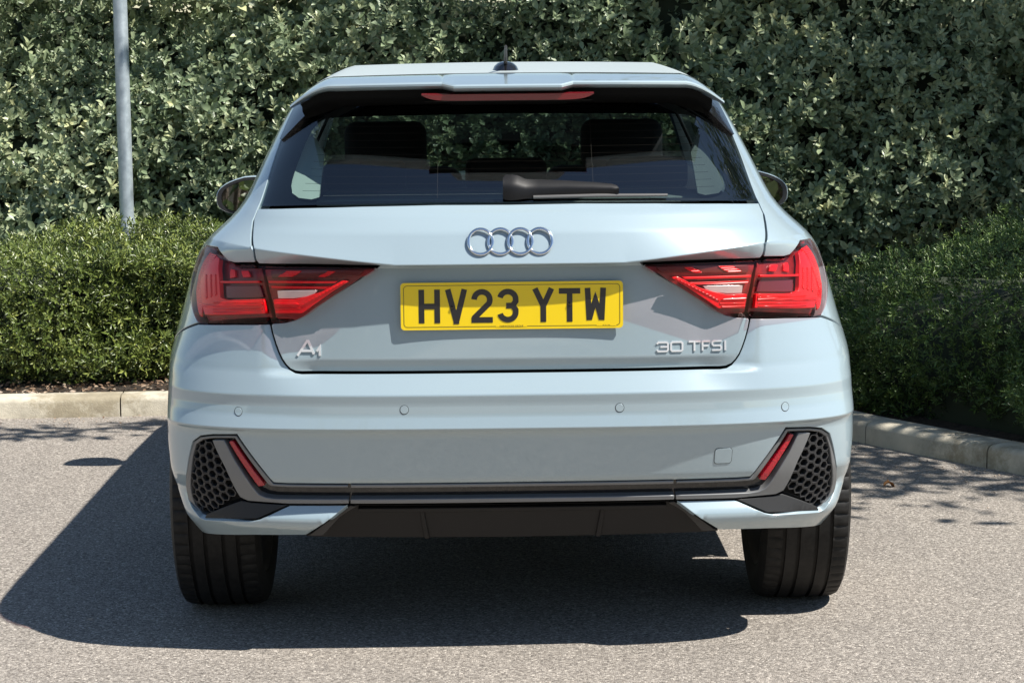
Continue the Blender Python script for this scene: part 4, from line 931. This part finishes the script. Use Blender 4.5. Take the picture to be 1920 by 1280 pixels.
# trees outside the frame whose shade falls on the hedges --------------------
BARK = mat('bark', (.11, .085, .06), .9); bump(BARK, noise(BARK, 30, 6).outputs[0], .8, .03)
LEAFT = leaf_material('tree_leaf', [(.03, .06, .015), (.06, .10, .025), (.10, .14, .04)], (.10, .14, .05), .5, .1, .25)
def tree(label, loc, h_trunk, cz, rx, ry, rz, nl, lsz=.11, group=None, seed=1, off=(0, 0), nc=46, limb=None):
    t = thing('tree', label, 'tree', group=group, loc=loc); r = random.Random(seed); g_ = np.random.default_rng(seed)
    mb = MB().tube([(0, 0, -.05), (.03, 0, h_trunk*.5), (0, .05, h_trunk), (off[0]*.6, off[1]*.6, cz+rz*.4)], [.16, .12, .10, .03], 12)
    tips = []
    for k in range(16):
        a = r.uniform(0, 6.28); e = r.uniform(.1, 1.); p0 = Vector((0, 0, h_trunk*r.uniform(.75, 1.3))); p1 = Vector((off[0]+rx*.75*math.cos(a)*e, off[1]+ry*.75*math.sin(a)*e, cz+rz*.7*r.uniform(-.8, .9)))
        mid = (p0+p1)/2+Vector((0, 0, .2)); mb.tube([p0, mid, p1], [.055, .035, .012], 7, False); tips += [p1, mid]
    if limb: mb.tube([(0, 0, h_trunk), (limb[0][0]*.5, limb[0][1]*.5, 3.3)]+list(limb), [.06, .045]+[.02]*(len(limb)-1)+[.008], 6, False)
    mb.build('trunk', BARK, t, 60)
    cl = g_.normal(0, 1, (nc, 3)); cl = unit(cl)*g_.uniform(.25, 1, (nc, 1))**.5*np.array((rx, ry, rz))+np.array((off[0], off[1], cz)); ci = g_.integers(0, nc, nl); sp = np.array((rx, ry, rz))*.24
    if limb: k_ = len(limb); sel = rng.uniform(0, 1, nl) < .15; cl = np.vstack([cl, np.array(limb)]); ci[sel] = nc+g_.integers(0, k_, int(sel.sum()))
    sp = np.where((ci >= nc)[:, None], np.array((.26, .10, .10)), sp); pos = cl[ci]+g_.normal(0, 1, (nl, 3))*sp*g_.uniform(.4, 1.1, (len(cl), 1))[ci]
    d = unit(g_.normal(0, 1, (nl, 3))+np.array((0, 0, -.2))); nr = unit(g_.normal(0, .7, (nl, 3))+np.array((0, 0, 1))); l_ = lsz*g_.uniform(.6, 1.3, nl)
    leaves('crown', pos, d, nr, l_, l_*.6, g_.uniform(0, 1, nl), LEAFT, BIG_T, t); return t
tree('broad low-branched tree beyond the right frame edge, leaning over the tall hedge', (3.9, 4.7, 0), 2.2, 3.75, 2.5, 1.25, 1.0, 3700, .10, seed=4, off=(-1.55, -.1), nc=80, limb=[(-2.3, -1.9, 3.5), (-2.9, -2.2, 3.55), (-3.5, -2.42, 3.6), (-4.1, -2.5, 3.55), (-4.6, -2.35, 3.5)])
tree('smaller tree beyond the right frame edge, nearest the tarmac', (4.7, 2.7, 0), 2.0, 3.7, 1.6, 1.45, 1.1, 4600, .10, seed=6, off=(-.5, -.65), nc=60)

# the far side of the car park, behind the viewer, seen only as reflections
BRK = mat('buff_brick', (.40, .31, .22), .9); bt = N(BRK, 'ShaderNodeTexBrick'); bt.inputs['Scale'].default_value = 4; bt.inputs['Color1'].default_value = (.30, .22, .16, 1); bt.inputs['Color2'].default_value = (.24, .17, .12, 1); bt.inputs['Mortar'].default_value = (.36, .33, .30, 1)
_t = N(BRK, 'ShaderNodeTexCoord'); L(BRK, _t.outputs['Object'], bt.inputs['Vector']); L(BRK, bt.outputs['Color'], bsdf(BRK).inputs['Base Color'])
bd = thing('showroom_building', 'low buff brick showroom across the car park behind the viewer', 'building', loc=(-3, -24, 0))
MB().box((0, 0, 2.3), (15, 4, 2.3), .02).build('wall', BRK, bd); MB().box((0, 0, 4.75), (15.4, 4.4, .15), .03).build('roof', mat('roof_grey', (.22, .23, .24), .6), bd)
for x_ in np.arange(-13, 14, 3.3): wf = MB().box((float(x_), 4.0, 1.9), (1.3, .06, 1.5), .02).build('window', mat('frame_white', (.7, .7, .7), .5) if 'frame_white' not in bpy.data.materials else bpy.data.materials['frame_white'], bd); MB().box((float(x_), 4.07, 1.9), (1.2, .02, 1.4)).build('pane', BLACKP, wf)
tree('spreading tree beside the showroom, behind the viewer', (5.5, -16, 0), 2.4, 4.6, 2.6, 2.6, 2.2, 5000, .22, seed=8)
tree('round-crowned tree left of the showroom, behind the viewer', (-5.5, -17, 0), 2.0, 4.0, 2.8, 2.8, 2.6, 5000, .22, seed=9)

# loose grit and a few dead leaves gathered on the tarmac along the kerb
grit = MB()
for k in range(420):
    i_ = random.randrange(len(kl)); p = kl[i_]; d_ = abs(random.gauss(0, .16))+.01; r_ = random.uniform(.002, .005); q_ = (p[0]+random.uniform(-.06, .06)-(d_*.8 if p[0] > 1.1 else 0), p[1]-d_*(.6 if p[0] > 1.1 else 1), r_*.5)
    grit.add([(q_[0]+a*r_*random.uniform(.7, 1.3), q_[1]+b*r_*random.uniform(.7, 1.3), q_[2]+c*r_) for a, b, c in ((1, 0, 0), (-1, 0, 0), (0, 1, 0), (0, -1, 0), (0, 0, .8), (0, 0, -.8))], [(0, 2, 4), (2, 1, 4), (1, 3, 4), (3, 0, 4), (2, 0, 5), (1, 2, 5), (3, 1, 5), (0, 3, 5)])
tag(grit.build('grit', STN, None, 30), kind='stuff', label='loose grit gathered on the tarmac along the foot of the kerb', cat='grit')
n = 90; ii = rng.integers(0, len(kl), n); KP = np.array(kl)[ii]; d_ = np.abs(rng.normal(0, .12, n))+.02
ps = np.stack([KP[:, 0]-np.where(KP[:, 0] > 1.1, d_*.8, 0)+rng.uniform(-.05, .05, n), KP[:, 1]-np.where(KP[:, 0] > 1.1, d_*.6, d_), rng.uniform(.003, .008, n)], 1)
d = unit(np.stack([rng.normal(0, 1, n), rng.normal(0, 1, n), rng.normal(0, .15, n)], 1)); nr = unit(np.stack([rng.normal(0, .3, n), rng.normal(0, .3, n), np.ones(n)], 1)); l_ = rng.uniform(.010, .024, n)
tag(leaves('leaf_litter', ps, d, nr, l_, l_*.5, rng.uniform(0, 1, n), LIT, BIG_T), kind='stuff', label='small dead leaves blown against the foot of the kerb', cat='leaf litter')
